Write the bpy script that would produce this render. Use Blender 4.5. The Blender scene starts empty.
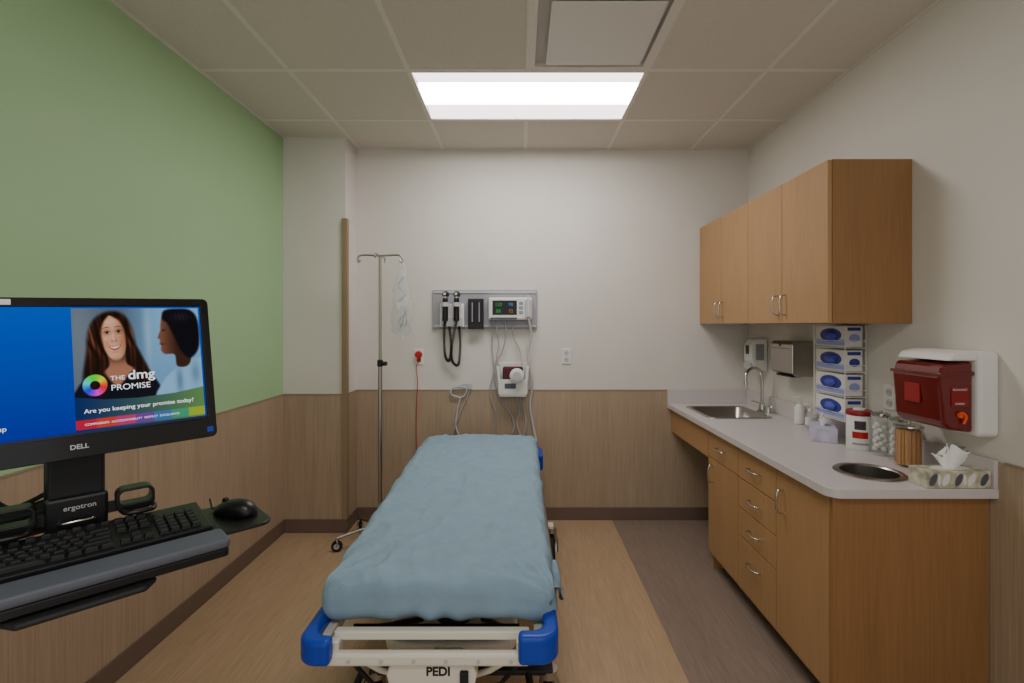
import bpy, bmesh, math, random
import numpy as np
from mathutils import Vector, Matrix, Euler, noise
random.seed(4)
S = bpy.context.scene
COL = S.collection

# ------------------------------------------------------------------ materials
def lin(c):
    o = []
    for v in c:
        v = v/255.0
        o.append(v/12.92 if v <= 0.04045 else ((v+0.055)/1.055)**2.4)
    return (o[0], o[1], o[2], 1.0)

def mat(name, rgb, rough=0.5, metal=0.0, var=0.0, scale=8.0, bump=0.0, stretch=(1,1,1),
        alpha=1.0, trans=0.0, emit=0.0, coat=0.0, detail=4.0, ior=1.45):
    m = bpy.data.materials.new(name); m.use_nodes = True
    nt = m.node_tree; b = nt.nodes['Principled BSDF']
    c = lin(rgb)
    b.inputs['Base Color'].default_value = c
    b.inputs['Roughness'].default_value = rough
    b.inputs['Metallic'].default_value = metal
    b.inputs['IOR'].default_value = ior
    b.inputs['Transmission Weight'].default_value = trans
    b.inputs['Coat Weight'].default_value = coat
    b.inputs['Alpha'].default_value = alpha
    tc = nt.nodes.new('ShaderNodeTexCoord'); mp = nt.nodes.new('ShaderNodeMapping')
    mp.inputs['Scale'].default_value = stretch
    nz = nt.nodes.new('ShaderNodeTexNoise'); nz.inputs['Scale'].default_value = scale
    nz.inputs['Detail'].default_value = detail
    nt.links.new(tc.outputs['Object'], mp.inputs['Vector']); nt.links.new(mp.outputs['Vector'], nz.inputs['Vector'])
    if var > 0:
        r = nt.nodes.new('ShaderNodeValToRGB')
        r.color_ramp.elements[0].position = 0.3; r.color_ramp.elements[1].position = 0.7
        r.color_ramp.elements[0].color = (c[0]*(1-var), c[1]*(1-var), c[2]*(1-var), 1)
        r.color_ramp.elements[1].color = (min(1,c[0]*(1+var)), min(1,c[1]*(1+var)), min(1,c[2]*(1+var)), 1)
        nt.links.new(nz.outputs['Fac'], r.inputs['Fac']); nt.links.new(r.outputs['Color'], b.inputs['Base Color'])
    if bump > 0:
        bp = nt.nodes.new('ShaderNodeBump'); bp.inputs['Strength'].default_value = bump
        bp.inputs['Distance'].default_value = 0.004
        nt.links.new(nz.outputs['Fac'], bp.inputs['Height']); nt.links.new(bp.outputs['Normal'], b.inputs['Normal'])
    return m

def wood(name, rgb, var=0.12, stretch=(60,60,2.2), rough=0.42, wide=0.06):
    """fine straight grain + broad figure"""
    m = mat(name, rgb, rough)
    nt = m.node_tree; b = nt.nodes['Principled BSDF']; c = lin(rgb)
    tc = nt.nodes.new('ShaderNodeTexCoord')
    def layer(st, sc):
        mp = nt.nodes.new('ShaderNodeMapping'); mp.inputs['Scale'].default_value = st
        n = nt.nodes.new('ShaderNodeTexNoise'); n.inputs['Scale'].default_value = sc; n.inputs['Detail'].default_value = 5
        nt.links.new(tc.outputs['Object'], mp.inputs['Vector']); nt.links.new(mp.outputs['Vector'], n.inputs['Vector'])
        return n
    a = layer(stretch, 2.0); d = layer((stretch[0]*0.1, stretch[1]*0.1, stretch[2]*0.25), 2.0)
    mx = nt.nodes.new('ShaderNodeMath'); mx.operation = 'MULTIPLY_ADD'; mx.inputs[1].default_value = 0.7
    m2 = nt.nodes.new('ShaderNodeMath'); m2.operation = 'MULTIPLY'; m2.inputs[1].default_value = 0.3
    nt.links.new(d.outputs['Fac'], m2.inputs[0]); nt.links.new(a.outputs['Fac'], mx.inputs[0]); nt.links.new(m2.outputs[0], mx.inputs[2])
    r = nt.nodes.new('ShaderNodeValToRGB')
    r.color_ramp.elements[0].position = 0.32; r.color_ramp.elements[1].position = 0.68
    r.color_ramp.elements[0].color = (c[0]*(1-var), c[1]*(1-var*1.1), c[2]*(1-var*1.3), 1)
    r.color_ramp.elements[1].color = (c[0]*(1+var), c[1]*(1+var), c[2]*(1+var), 1)
    nt.links.new(mx.outputs[0], r.inputs['Fac']); nt.links.new(r.outputs['Color'], b.inputs['Base Color'])
    return m

def emis(name, rgb, s=1.0, sample=False):
    m = bpy.data.materials.new(name); m.use_nodes = True
    nt = m.node_tree; nt.nodes.clear()
    e = nt.nodes.new('ShaderNodeEmission'); o = nt.nodes.new('ShaderNodeOutputMaterial')
    e.inputs['Color'].default_value = lin(rgb); e.inputs['Strength'].default_value = s
    nt.links.new(e.outputs[0], o.inputs[0])
    if not sample: m.cycles.emission_sampling = 'NONE'
    return m

M = {}
M['wall'] = mat('wall_paint', (219,213,206), 0.6, var=0.02, scale=3, bump=0.03)
M['green'] = mat('green_paint', (166,202,154), 0.6, var=0.02, scale=3, bump=0.03)
M['ceil'] = mat('ceiling_tile', (214,207,198), 0.85, var=0.05, scale=160, bump=0.15)
M['grid'] = mat('ceiling_grid', (226,221,214), 0.5)
M['wains'] = wood('wainscot_laminate', (170,149,126), 0.15, (70,70,1.6), 0.45)
M['wcap'] = mat('wainscot_cap', (150,134,114), 0.5)
M['guard'] = wood('corner_guard_wood', (146,126,98), 0.1, (70,70,1.6), 0.45)
M['base'] = mat('vinyl_base', (112,92,80), 0.45)
M['floor'] = wood('floor_tan', (174,148,118), 0.13, (45,3.0,1), 0.34)
M['floor2'] = wood('floor_dark', (136,119,108), 0.16, (45,3.0,1), 0.34)
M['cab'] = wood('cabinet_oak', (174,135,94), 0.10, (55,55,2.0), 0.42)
M['cab_shaded'] = wood('cabinet_oak_side_shaded', (150,110,70), 0.12, (55,55,2.0), 0.42)  # same oak, with the shade on the side panels put into the colour
M['cabdark'] = mat('cabinet_inner', (70,48,28), 0.7)
M['counter'] = mat('solid_surface', (204,196,196), 0.3, var=0.05, scale=220)
M['steel'] = mat('steel', (176,172,166), 0.3, 1.0, var=0.05, scale=20, stretch=(1,12,1))
M['chrome'] = mat('chrome', (200,198,194), 0.14, 1.0)
M['darksteel'] = mat('dark_steel', (90,86,82), 0.35, 1.0)
M['white'] = mat('white_plastic', (226,224,220), 0.4)
M['offw'] = mat('offwhite_enamel', (228,222,208), 0.35, coat=0.3)
M['grey'] = mat('grey_plastic', (150,150,156), 0.45)
M['lgrey'] = mat('light_grey', (190,190,192), 0.45)
M['panel'] = mat('panel_grey', (158,156,166), 0.5)
M['black'] = mat('black_plastic', (22,22,24), 0.35)
M['mblack'] = mat('matte_black', (30,30,32), 0.6, bump=0.05, scale=200)
M['gloss'] = mat('gloss_black', (12,12,14), 0.15)
M['keys'] = mat('keycap_black', (26,26,28), 0.5)
M['palm'] = mat('palm_rest_grey', (84,88,98), 0.55)
M['blue'] = mat('blue_bumper', (16,62,176), 0.38)
M['red'] = mat('red_plastic', (180,26,24), 0.35)
M['redt'] = mat('red_translucent', (112,8,12), 0.12, trans=0.2, coat=0.6)
M['sheet'] = mat('blue_sheet', (134,160,178), 0.8, var=0.05, scale=14, bump=0.7, detail=8)
M['mattr'] = mat('mattress_vinyl', (60,66,80), 0.6)
M['glass'] = mat('clear_glass', (215,222,222), 0.05, alpha=0.22)
M['bag'] = mat('clear_vinyl_bag', (216,222,226), 0.10, alpha=0.30, bump=0.6, scale=30, coat=0.6)
M['cotton'] = mat('cotton', (222,218,210), 0.9, bump=0.6, scale=40)
M['stick'] = wood('tongue_depressors', (190,136,82), 0.16, (200,200,4))
M['rub'] = mat('black_rubber', (25,25,27), 0.7)
M['cord'] = mat('grey_cord', (168,166,168), 0.5)
M['purple'] = mat('glove_box_blue', (52,60,150), 0.5)
M['lav'] = mat('glove_box_lavender', (150,160,215), 0.5)
M['glove'] = mat('nitrile_glove', (80,90,190), 0.6, bump=0.4, scale=30)
M['tissuebox'] = mat('tissue_box_print', (186,182,160), 0.6, var=0.45, scale=32)
M['tissue2'] = mat('tissue_box_lilac', (196,192,214), 0.6, var=0.2, scale=25)
M['tissue'] = mat('tissue_paper', (244,243,240), 0.9)
M['orange'] = mat('orange', (240,90,30), 0.4)
M['lens'] = emis('light_lens', (255,252,249), 22, True)
M['lensd'] = emis('light_lens_side', (255,240,236), 4.0, True)

# ------------------------------------------------------------------ geometry helpers
def empty(name, loc=(0,0,0), rot=(0,0,0), local=False):
    e = bpy.data.objects.new(name, None); e.location = loc; e.rotation_euler = rot
    e.empty_display_size = 0.1; COL.objects.link(e); e['local'] = local
    return e

def link(name, me, mt, parent=None, smooth=False):
    o = bpy.data.objects.new(name, me); COL.objects.link(o)
    if mt is not None and len(me.materials) == 0:
        me.materials.append(M[mt] if isinstance(mt, str) else mt)
    if smooth:
        for p in me.polygons: p.use_smooth = True
    if parent is not None:
        o.parent = parent
        if not parent.get('local'):
            mw = Matrix.Translation(parent.location) @ parent.rotation_euler.to_matrix().to_4x4()
            o.matrix_parent_inverse = mw.inverted()
    return o

def bev(o, w, seg=2, ang=35):
    m = o.modifiers.new('bevel', 'BEVEL'); m.width = w; m.segments = seg; m.limit_method = 'ANGLE'
    m.angle_limit = math.radians(ang); m.harden_normals = False
    for p in o.data.polygons: p.use_smooth = False
    return o

def box(name, x0, x1, y0, y1, z0, z1, mt, parent=None, b=0.0, seg=2):
    bm = bmesh.new(); bmesh.ops.create_cube(bm, size=1)
    cx, cy, cz = (x0+x1)/2, (y0+y1)/2, (z0+z1)/2
    for v in bm.verts:
        v.co = Vector((cx+v.co.x*(x1-x0), cy+v.co.y*(y1-y0), cz+v.co.z*(z1-z0)))
    me = bpy.data.meshes.new(name); bm.to_mesh(me); bm.free()
    o = link(name, me, mt, parent)
    if b > 0: bev(o, b, seg)
    return o

def prism(name, pts, axis, a0, a1, mt, parent=None, b=0.0, seg=2, smooth=False):
    """extrude 2-D polygon; axis 'z': pts=(x,y); 'y': (x,z); 'x': (y,z)"""
    def P(p, a):
        return {'z': (p[0], p[1], a), 'y': (p[0], a, p[1]), 'x': (a, p[0], p[1])}[axis]
    bm = bmesh.new()
    A = [bm.verts.new(P(p, a0)) for p in pts]; B = [bm.verts.new(P(p, a1)) for p in pts]
    n = len(pts); bm.faces.new(A); bm.faces.new(B)
    for i in range(n): bm.faces.new((A[i], A[(i+1) % n], B[(i+1) % n], B[i]))
    bmesh.ops.recalc_face_normals(bm, faces=bm.faces)
    me = bpy.data.meshes.new(name); bm.to_mesh(me); bm.free()
    o = link(name, me, mt, parent, smooth)
    if b > 0: bev(o, b, seg)
    return o

def lathe(name, prof, loc, mt, parent=None, n=32, axis='z', sy=1.0, smooth=True):
    bm = bmesh.new(); rings = []
    for r, z in prof:
        ring = []
        for i in range(n):
            a = 2*math.pi*i/n
            p = (r*math.cos(a), r*math.sin(a)*sy, z)
            if axis == 'x': p = (p[2], p[0], p[1])
            if axis == 'y': p = (p[0], p[2], p[1])
            ring.append(bm.verts.new((p[0]+loc[0], p[1]+loc[1], p[2]+loc[2])))
        rings.append(ring)
    for k in range(len(rings)-1):
        for i in range(n):
            bm.faces.new((rings[k][i], rings[k][(i+1) % n], rings[k+1][(i+1) % n], rings[k+1][i]))
    if prof[0][0] > 1e-5: bm.faces.new(rings[0])
    if prof[-1][0] > 1e-5: bm.faces.new(rings[-1])
    bmesh.ops.remove_doubles(bm, verts=bm.verts, dist=1e-6)
    bmesh.ops.recalc_face_normals(bm, faces=bm.faces)
    me = bpy.data.meshes.new(name); bm.to_mesh(me); bm.free()
    o = link(name, me, mt, parent, smooth)
    if smooth:
        e = o.modifiers.new('split', 'EDGE_SPLIT'); e.split_angle = math.radians(40)
    return o

def cyl(name, p0, p1, r, mt, parent=None, r2=None, n=24):
    p0 = Vector(p0); p1 = Vector(p1); d = p1-p0; L = d.length
    q = d.to_track_quat('Z', 'Y'); r2 = r if r2 is None else r2
    bm = bmesh.new()
    bmesh.ops.create_cone(bm, cap_ends=True, segments=n, radius1=r, radius2=r2, depth=L)
    mw = Matrix.Translation((p0+p1)/2) @ q.to_matrix().to_4x4()
    bmesh.ops.transform(bm, matrix=mw, verts=bm.verts)
    me = bpy.data.meshes.new(name); bm.to_mesh(me); bm.free()
    o = link(name, me, mt, parent, True)
    e = o.modifiers.new('split', 'EDGE_SPLIT'); e.split_angle = math.radians(40)
    return o

def cr(pts, closed=False, n=8):
    """Catmull-Rom smoothing"""
    P = [Vector(p) for p in pts]; out = []; m = len(P)
    rng = range(m) if closed else range(m-1)
    for i in rng:
        if closed: a, b, c, d = P[(i-1) % m], P[i], P[(i+1) % m], P[(i+2) % m]
        else: a, b, c, d = P[max(i-1,0)], P[i], P[i+1], P[min(i+2,m-1)]
        for k in range(n):
            t = k/n
            out.append(0.5*((2*b)+(c-a)*t+(2*a-5*b+4*c-d)*t*t+(3*b-a-3*c+d)*t**3))
    if not closed: out.append(P[-1])
    return out

def tube(name, pts, r, mt, parent=None, smooth=True, closed=False, res=4, sub=8):
    P = cr(pts, closed, sub) if smooth else [Vector(p) for p in pts]
    cu = bpy.data.curves.new(name, 'CURVE'); cu.dimensions = '3D'; cu.bevel_depth = r
    cu.bevel_resolution = res; cu.use_fill_caps = True
    sp = cu.splines.new('POLY'); sp.points.add(len(P)-1)
    for i, p in enumerate(P): sp.points[i].co = (p[0], p[1], p[2], 1)
    sp.use_cyclic_u = closed
    o = bpy.data.objects.new('tmp', cu); COL.objects.link(o)
    dg = bpy.context.evaluated_depsgraph_get()
    me = bpy.data.meshes.new_from_object(o.evaluated_get(dg)); me.name = name
    bpy.data.objects.remove(o); bpy.data.curves.remove(cu)
    me.materials.clear()
    return link(name, me, mt, parent, True)

def text(name, s, size, loc, rot, mt, parent=None, bold=0.0, align='CENTER', ext=0.0002):
    cu = bpy.data.curves.new(name, 'FONT'); cu.body = s; cu.size = size; cu.align_x = align; cu.align_y = 'CENTER'
    cu.extrude = ext; cu.offset = bold
    o = bpy.data.objects.new('tmp', cu); COL.objects.link(o)
    dg = bpy.context.evaluated_depsgraph_get()
    me = bpy.data.meshes.new_from_object(o.evaluated_get(dg)); me.name = name
    bpy.data.objects.remove(o); bpy.data.curves.remove(cu)
    me.materials.clear()
    me.transform(Matrix.Translation(loc) @ Euler(rot).to_matrix().to_4x4())
    return link(name, me, mt, parent)

def boolcut(o, cutters):
    for c in cutters:
        m = o.modifiers.new('cut', 'BOOLEAN'); m.object = c; m.operation = 'DIFFERENCE'; m.solver = 'EXACT'
    dg = bpy.context.evaluated_depsgraph_get(); dg.update()
    me = bpy.data.meshes.new_from_object(o.evaluated_get(dg))
    o.modifiers.clear(); o.data = me
    for c in cutters: bpy.data.objects.remove(c)

def rrect(x0, x1, y0, y1, r, n=6):
    out = []
    for cx, cy, a in ((x1-r,y1-r,0),(x0+r,y1-r,90),(x0+r,y0+r,180),(x1-r,y0+r,270)):
        for k in range(n+1):
            t = math.radians(a+90*k/n); out.append((cx+r*math.cos(t), cy+r*math.sin(t)))
    return out

# ------------------------------------------------------------------ room
XL, XR, YB, YF, H = -1.645, 1.69, 3.63, -1.5, 2.74
CX, CY = -1.213, 3.406    # chase corner
box('wall_left', XL-0.1, XL, YF, YB+0.1, 0, H+0.12, 'green')
box('wall_back', XL, XR, YB, YB+0.1, 0, H+0.12, 'wall')
box('wall_right', XR, XR+0.1, YF, YB+0.1, 0, H+0.12, 'wall')
box('wall_chase', XL, CX, CY, YB, 0, H, 'wall')
XF = 0.68
fl = empty('floor')
box('floor_tan_sheet', XL-0.1, XF, YF, YB+0.1, -0.05, 0, 'floor', fl)
box('floor_dark_sheet', XF, XR+0.1, YF, YB+0.1, -0.05, 0, 'floor2', fl)
# wainscot
WZ = 0.955
box('trim_wainscot_left', XL, XL+0.008, YF, CY, 0.0, WZ, 'wains')
box('trim_wainscot_chase', XL+0.008, CX+0.008, CY-0.008, CY, 0.0, WZ, 'wains')
box('trim_wainscot_chase_side', CX, CX+0.008, CY, YB, 0.0, WZ, 'wains')
box('trim_wainscot_back', CX+0.008, XR, YB-0.008, YB, 0.0, WZ, 'wains')
box('trim_wainscot_right', XR-0.008, XR, YF, YB-0.008, 0.0, WZ, 'wains')
for nm, a in (('left', (XL, XL+0.011, YF, CY)), ('chase', (XL+0.011, CX+0.011, CY-0.011, CY)),
              ('chase_side', (CX, CX+0.011, CY, YB)), ('back', (CX+0.011, 1.09, YB-0.011, YB)), ('right', (XR-0.011, XR, YF, 1.70))):
    box('trim_cap_'+nm, *a, WZ, WZ+0.007, 'wcap')
bh = 0.095
box('baseboard_left', XL+0.008, XL+0.016, YF, CY-0.008, 0, bh, 'base', b=0.003)
box('baseboard_chase', XL+0.016, CX+0.016, CY-0.016, CY-0.008, 0, bh, 'base', b=0.003)
box('baseboard_chase_side', CX+0.008, CX+0.016, CY-0.008, YB-0.008, 0, bh, 'base', b=0.003)
box('baseboard_back', CX+0.016, XR-0.01, YB-0.016, YB-0.008, 0, bh, 'base', b=0.003)
box('baseboard_right', XR-0.016, XR-0.008, YF, 1.74, 0, bh, 'base', b=0.003)
for i, x in enumerate((-0.02, 0.98)):
    box('trim_seam_back_%d' % i, x, x+0.002, YB-0.0085, YB-0.008, bh, WZ, 'guard')
for i, y in enumerate((0.9, 2.1)):
    box('trim_seam_left_%d' % i, XL+0.008, XL+0.0085, y, y+0.002, bh, WZ, 'guard')
prism('trim_corner_guard', [(CX-0.022, CY-0.008), (CX-0.022, CY-0.014), (CX+0.014, CY-0.014), (CX+0.014, CY+0.03), (CX+0.008, CY+0.03), (CX+0.008, CY-0.008)],
      'z', bh, 2.18, 'guard', b=0.002)

# ceiling: tiles + T-bar grid
G = 0.61; gx0, gy0 = 0.04, 3.107
xs = sorted([XL, XR] + [gx0+G*k for k in range(-2, 3)])
ys = sorted([YF, YB] + [gy0-G*k for k in range(0, 8)])
LIGHTS = [(gx0-G, gx0+G, gy0-G, gy0), (gx0-G, gx0+G, gy0-6*G, gy0-5*G)]
VENT = (gx0, gx0+G, gy0-2*G, gy0-G)
def inside(x, y, r): return r[0] < x < r[1] and r[2] < y < r[3]
bm = bmesh.new()
for i in range(len(xs)-1):
    for j in range(len(ys)-1):
        mx, my = (xs[i]+xs[i+1])/2, (ys[j]+ys[j+1])/2
        if any(inside(mx, my, r) for r in LIGHTS+[VENT]): continue
        g = bmesh.ops.create_cube(bm, size=1)
        for v in g['verts']:
            v.co = Vector((mx+v.co.x*(xs[i+1]-xs[i]-0.004), my+v.co.y*(ys[j+1]-ys[j]-0.004), H+0.008+v.co.z*0.016))
me = bpy.data.meshes.new('ceiling'); bm.to_mesh(me); bm.free()
ce = empty('ceiling', (0,0,H)); link('tiles', me, 'ceil', ce)
bm = bmesh.new()
def addb(bm, x0, x1, y0, y1, z0, z1):
    g = bmesh.ops.create_cube(bm, size=1)
    for v in g['verts']:
        v.co = Vector(((x0+x1)/2+v.co.x*(x1-x0), (y0+y1)/2+v.co.y*(y1-y0), (z0+z1)/2+v.co.z*(z1-z0)))
for x in xs[1:-1]:
    for j in range(len(ys)-1):
        if any(inside(x, (ys[j]+ys[j+1])/2, r) for r in LIGHTS): continue
        addb(bm, x-0.012, x+0.012, ys[j], ys[j+1], H-0.003, H)
for y in ys[1:-1]: addb(bm, XL, XR, y-0.012, y+0.012, H-0.0032, H)
addb(bm, XL, XL+0.02, YF, YB, H-0.003, H); addb(bm, XR-0.02, XR, YF, YB, H-0.003, H)
addb(bm, XL, XR, YB-0.02, YB, H-0.0031, H); addb(bm, XL, CX+0.02, CY-0.02, CY, H-0.0033, H)
me = bpy.data.meshes.new('grid'); bm.to_mesh(me); bm.free(); link('t_bar_grid', me, 'grid', ce)
box('plenum_deck', XL, XR, YF, YB, H+0.12, H+0.16, 'ceil', ce)

for r in LIGHTS:
    L = empty('recessed_ceiling_light', ((r[0]+r[1])/2, (r[2]+r[3])/2, H))
    x0, x1, y0, y1 = r[0]+0.002, r[1]+0.008, r[2]+0.012, r[3]-0.012
    fr = prism('trim_frame', [(x0,y0),(x1,y0),(x1,y1),(x0,y1)], 'z', H-0.004, H+0.01, 'grid', L)
    c = box('c', x0+0.010, x1-0.010, y0+0.010, y1-0.010, H-0.1, H+0.1, 'grid'); boolcut(fr, [c])
    w = y1-y0-0.02; ya = y0+0.010
    def sheet(nm, pr, mt):
        bm = bmesh.new(); A_ = [bm.verts.new((x0+0.010, p[0], p[1])) for p in pr]; B_ = [bm.verts.new((x1-0.010, p[0], p[1])) for p in pr]
        for i in range(len(pr)-1): bm.faces.new((A_[i], A_[i+1], B_[i+1], B_[i]))
        me = bpy.data.meshes.new(nm); bm.to_mesh(me); bm.free(); link(nm, me, mt, L)
    sheet('side_lens_near', [(ya, H+0.002),(ya+0.05, H+0.012),(ya+0.16, H+0.026)], 'lensd')
    sheet('side_lens_far', [(ya+w, H+0.002),(ya+w-0.05, H+0.012),(ya+w-0.16, H+0.026)], 'lensd')
    sheet('centre_lens', [(ya+0.16, H+0.026),(ya+0.17, H+0.012),(ya+w/2, H+0.004),(ya+w-0.17, H+0.012),(ya+w-0.16, H+0.026)], 'lens')
    box('housing', x0, x1, y0, y1, H+0.062, H+0.1, 'grid', L)

V = empty('ceiling_air_diffuser', ((VENT[0]+VENT[1])/2, (VENT[2]+VENT[3])/2, H))
x0, x1, y0, y1 = VENT[0]+0.012, VENT[1]-0.012, VENT[2]+0.012, VENT[3]-0.012
M['ventgrey'] = mat('vent_grey', (206,200,194), 0.6)
fr = box('outer_frame', x0, x1, y0, y1, H-0.004, H+0.02, 'grid', V)
c = box('c', x0+0.022, x1-0.022, y0+0.022, y1-0.022, H-0.1, H+0.1, 'grid'); boolcut(fr, [c])
box('back_pan', x0+0.01, x1-0.01, y0+0.01, y1-0.01, H+0.021, H+0.03, 'ventgrey', V)
prism('plaque', rrect(x0+0.075, x1-0.045, (y0+y1)/2-0.24, (y0+y1)/2+0.235, 0.006), 'z', H-0.014, H-0.008, 'white', V, b=0.002)
for i in range(4):
    sx = (x0+x1)/2+(0.2 if i % 2 else -0.2); sy = (y0+y1)/2+(0.2 if i > 1 else -0.2)
    cyl('hanger_%d' % i, (sx,sy,H-0.008), (sx,sy,H+0.021), 0.005, 'ventgrey', V)

# ------------------------------------------------------------------ base cabinet with counter
CT, CB = 0.863, 0.828
FX, NY = 1.118, 1.752        # cabinet face x, near end y
B = empty('base_cabinet', (1.4, 2.3, 0))
xr = XR-0.012
box('side_near', FX, xr, NY, NY+0.02, 0.0, CB-0.001, 'cab_shaded', B, b=0.001)
box('side_far', FX+0.02, xr, 2.89, 2.91, 0.0, CB-0.001, 'cab', B)
box('back_panel', xr-0.012, xr, NY+0.02, 2.89, 0.10, CB-0.001, 'cabdark', B)
box('bottom_panel', FX+0.03, xr-0.012, NY+0.02, 2.89, 0.10, 0.12, 'cabdark', B)
box('face_carcass', FX+0.02, FX+0.032, NY+0.02, 2.89, 0.12, CB-0.001, 'cabdark', B)
box('toe_kick', FX+0.08, FX+0.09, NY+0.02, 2.89, 0.0, 0.10, 'base', B)
box('sink_apron', FX, FX+0.02, 2.915, YB-0.012, 0.655, CB-0.001, 'cab', B, b=0.001)
yA, yB_, yC, yD = 2.91, 2.513, 2.14, NY
def front(nm, y0, y1, z0, z1): box(nm, FX, FX+0.019, y0+0.0025, y1-0.0025, z0+0.0025, z1-0.0025, 'cab', B, b=0.0015)
def pull(parent, nm, x, y, z, L, vertical, d=0.03):
    h = L/2
    if vertical: pts = [(x,y,z-h),(x-d*0.7,y,z-h+0.004),(x-d,y,z-h*0.55),(x-d*1.05,y,z),(x-d,y,z+h*0.55),(x-d*0.7,y,z+h-0.004),(x,y,z+h)]
    else: pts = [(x,y-h,z),(x-d*0.7,y-h+0.004,z),(x-d,y-h*0.55,z),(x-d*1.05,y,z),(x-d,y+h*0.55,z),(x-d*0.7,y+h-0.004,z),(x,y+h,z)]
    tube(nm, pts, 0.0045, 'chrome', parent)
front('drawer_a', yB_, yA, 0.665, 0.822); pull(B, 'pull_a', FX, (yA+yB_)/2, 0.745, 0.1, False)
front('door_a', yB_, yA, 0.105, 0.665); pull(B, 'pull_a2', FX, yB_+0.32, 0.58, 0.1, True)
zs = [0.822, 0.665, 0.515, 0.37, 0.105]
for i in range(4):
    front('drawer_b%d' % i, yC, yB_, zs[i+1], zs[i])
    pull(B, 'pull_b%d' % i, FX, (yB_+yC)/2, (zs[i]+zs[i+1])/2 if i < 3 else 0.285, 0.1, False)
front('door_c', yD+0.02, yC, 0.105, 0.822); pull(B, 'pull_c', FX, yC-0.06, 0.69, 0.1, True)

r = 0.05; cx0, cy0 = 1.088, 1.722
pts = [(XR-0.001, cy0), (XR-0.001, YB-0.001), (cx0, YB-0.001)]
for k in range(7):
    a = math.radians(180+90*k/6); pts.append((cx0+r+r*math.cos(a), cy0+r+r*math.sin(a)))
ct = prism('countertop', pts, 'z', CB, CT, 'counter', B)
SK = (1.165, 1.575, 3.02, 3.48)
c1 = prism('c1', rrect(SK[0]+0.015, SK[1]-0.015, SK[2]+0.015, SK[3]-0.015, 0.04), 'z', CB-0.1, CT+0.1, 'steel')
WC = (1.366, 1.918); WR = 0.116
c2 = cyl('c2', (WC[0],WC[1],CB-0.1), (WC[0],WC[1],CT+0.1), WR-0.01, 'steel', n=48)
boolcut(ct, [c1, c2]); bev(ct, 0.003, 2, 50)
box('backsplash_back', cx0, XR-0.016, YB-0.023, YB-0.0085, CT, CT+0.1, 'counter', B, b=0.002)
box('backsplash_side', XR-0.023, XR-0.0085, cy0, YB-0.0235, CT, CT+0.1, 'counter', B, b=0.002)

SKO = empty('sink', ((SK[0]+SK[1])/2, (SK[2]+SK[3])/2, CT))
def ringmesh(name, loops, mt, parent):
    bm = bmesh.new(); R = [[bm.verts.new(p) for p in l] for l in loops]
    for k in range(len(R)-1):
        n = len(R[k])
        for i in range(n): bm.faces.new((R[k][i], R[k][(i+1) % n], R[k+1][(i+1) % n], R[k+1][i]))
    bm.faces.new(R[-1]); me = bpy.data.meshes.new(name); bm.to_mesh(me); bm.free()
    return link(name, me, mt, parent, True)
def loop(i, z, r): return [(p[0], p[1], z) for p in rrect(SK[0]+i, SK[1]-i, SK[2]+i, SK[3]-i, r)]
ringmesh('basin', [loop(0, CT+0.0005, .05), loop(0.002, CT+0.004, .05), loop(0.022, CT+0.004, .045), loop(0.03, CT-0.002, .045), loop(0.038, CT-0.13, .05), loop(0.06, CT-0.15, .05)], 'steel', SKO)
lathe('drain', [(0,0.003),(0.03,0.003),(0.04,0.001),(0.04,0)], (1.37,3.25,CT-0.15), 'darksteel', SKO)

F = empty('gooseneck_faucet', (1.615, 3.25, CT))
lathe('base_flange', [(0.032,0),(0.032,0.006),(0.022,0.012),(0.018,0.05),(0.012,0.055)], (1.605,3.25,CT+0.0045), 'chrome', F)
tube('gooseneck', [(1.605,3.25,CT+0.05),(1.605,3.25,1.08),(1.59,3.24,1.13),(1.55,3.22,1.156),(1.50,3.19,1.152),(1.463,3.17,1.12),(1.455,3.16,1.07)], 0.0095, 'chrome', F)
cyl('aerator', (1.455,3.16,1.075), (1.454,3.159,1.05), 0.013, 'chrome', F)
tube('lever_left', [(1.625,3.29,CT+0.04),(1.62,3.33,CT+0.05),(1.60,3.38,CT+0.055)], 0.006, 'chrome', F)
tube('lever_right', [(1.625,3.21,CT+0.04),(1.62,3.17,CT+0.05),(1.60,3.12,CT+0.055)], 0.006, 'chrome', F)
for i, yy in enumerate((3.29,3.21)):
    lathe('valve_%d' % i, [(0.022,0),(0.02,0.01),(0.014,0.045),(0.0,0.05)], (1.625,yy,CT+0.0005), 'chrome', F)

W = empty('waste_chute_ring', (WC[0], WC[1], CT))
sr = lathe('steel_ring', [(WR-0.018,-0.10),(WR-0.018,0.002),(WR-0.014,0.0065),(WR+0.001,0.0065),(WR+0.006,0.003),(WR+0.006,0.0005)], (WC[0],WC[1],CT), 'steel', W, n=48)
me = sr.data; bm = bmesh.new(); bm.from_mesh(me)
bmesh.ops.delete(bm, geom=[f for f in bm.faces if len(f.verts) > 8], context='FACES'); bm.to_mesh(me); bm.free()
lathe('chute_bottom', [(0,-0.10),(WR-0.019,-0.10),(WR-0.019,-0.095),(0,-0.095)], (WC[0],WC[1],CT), 'steel', W, n=48)

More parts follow.
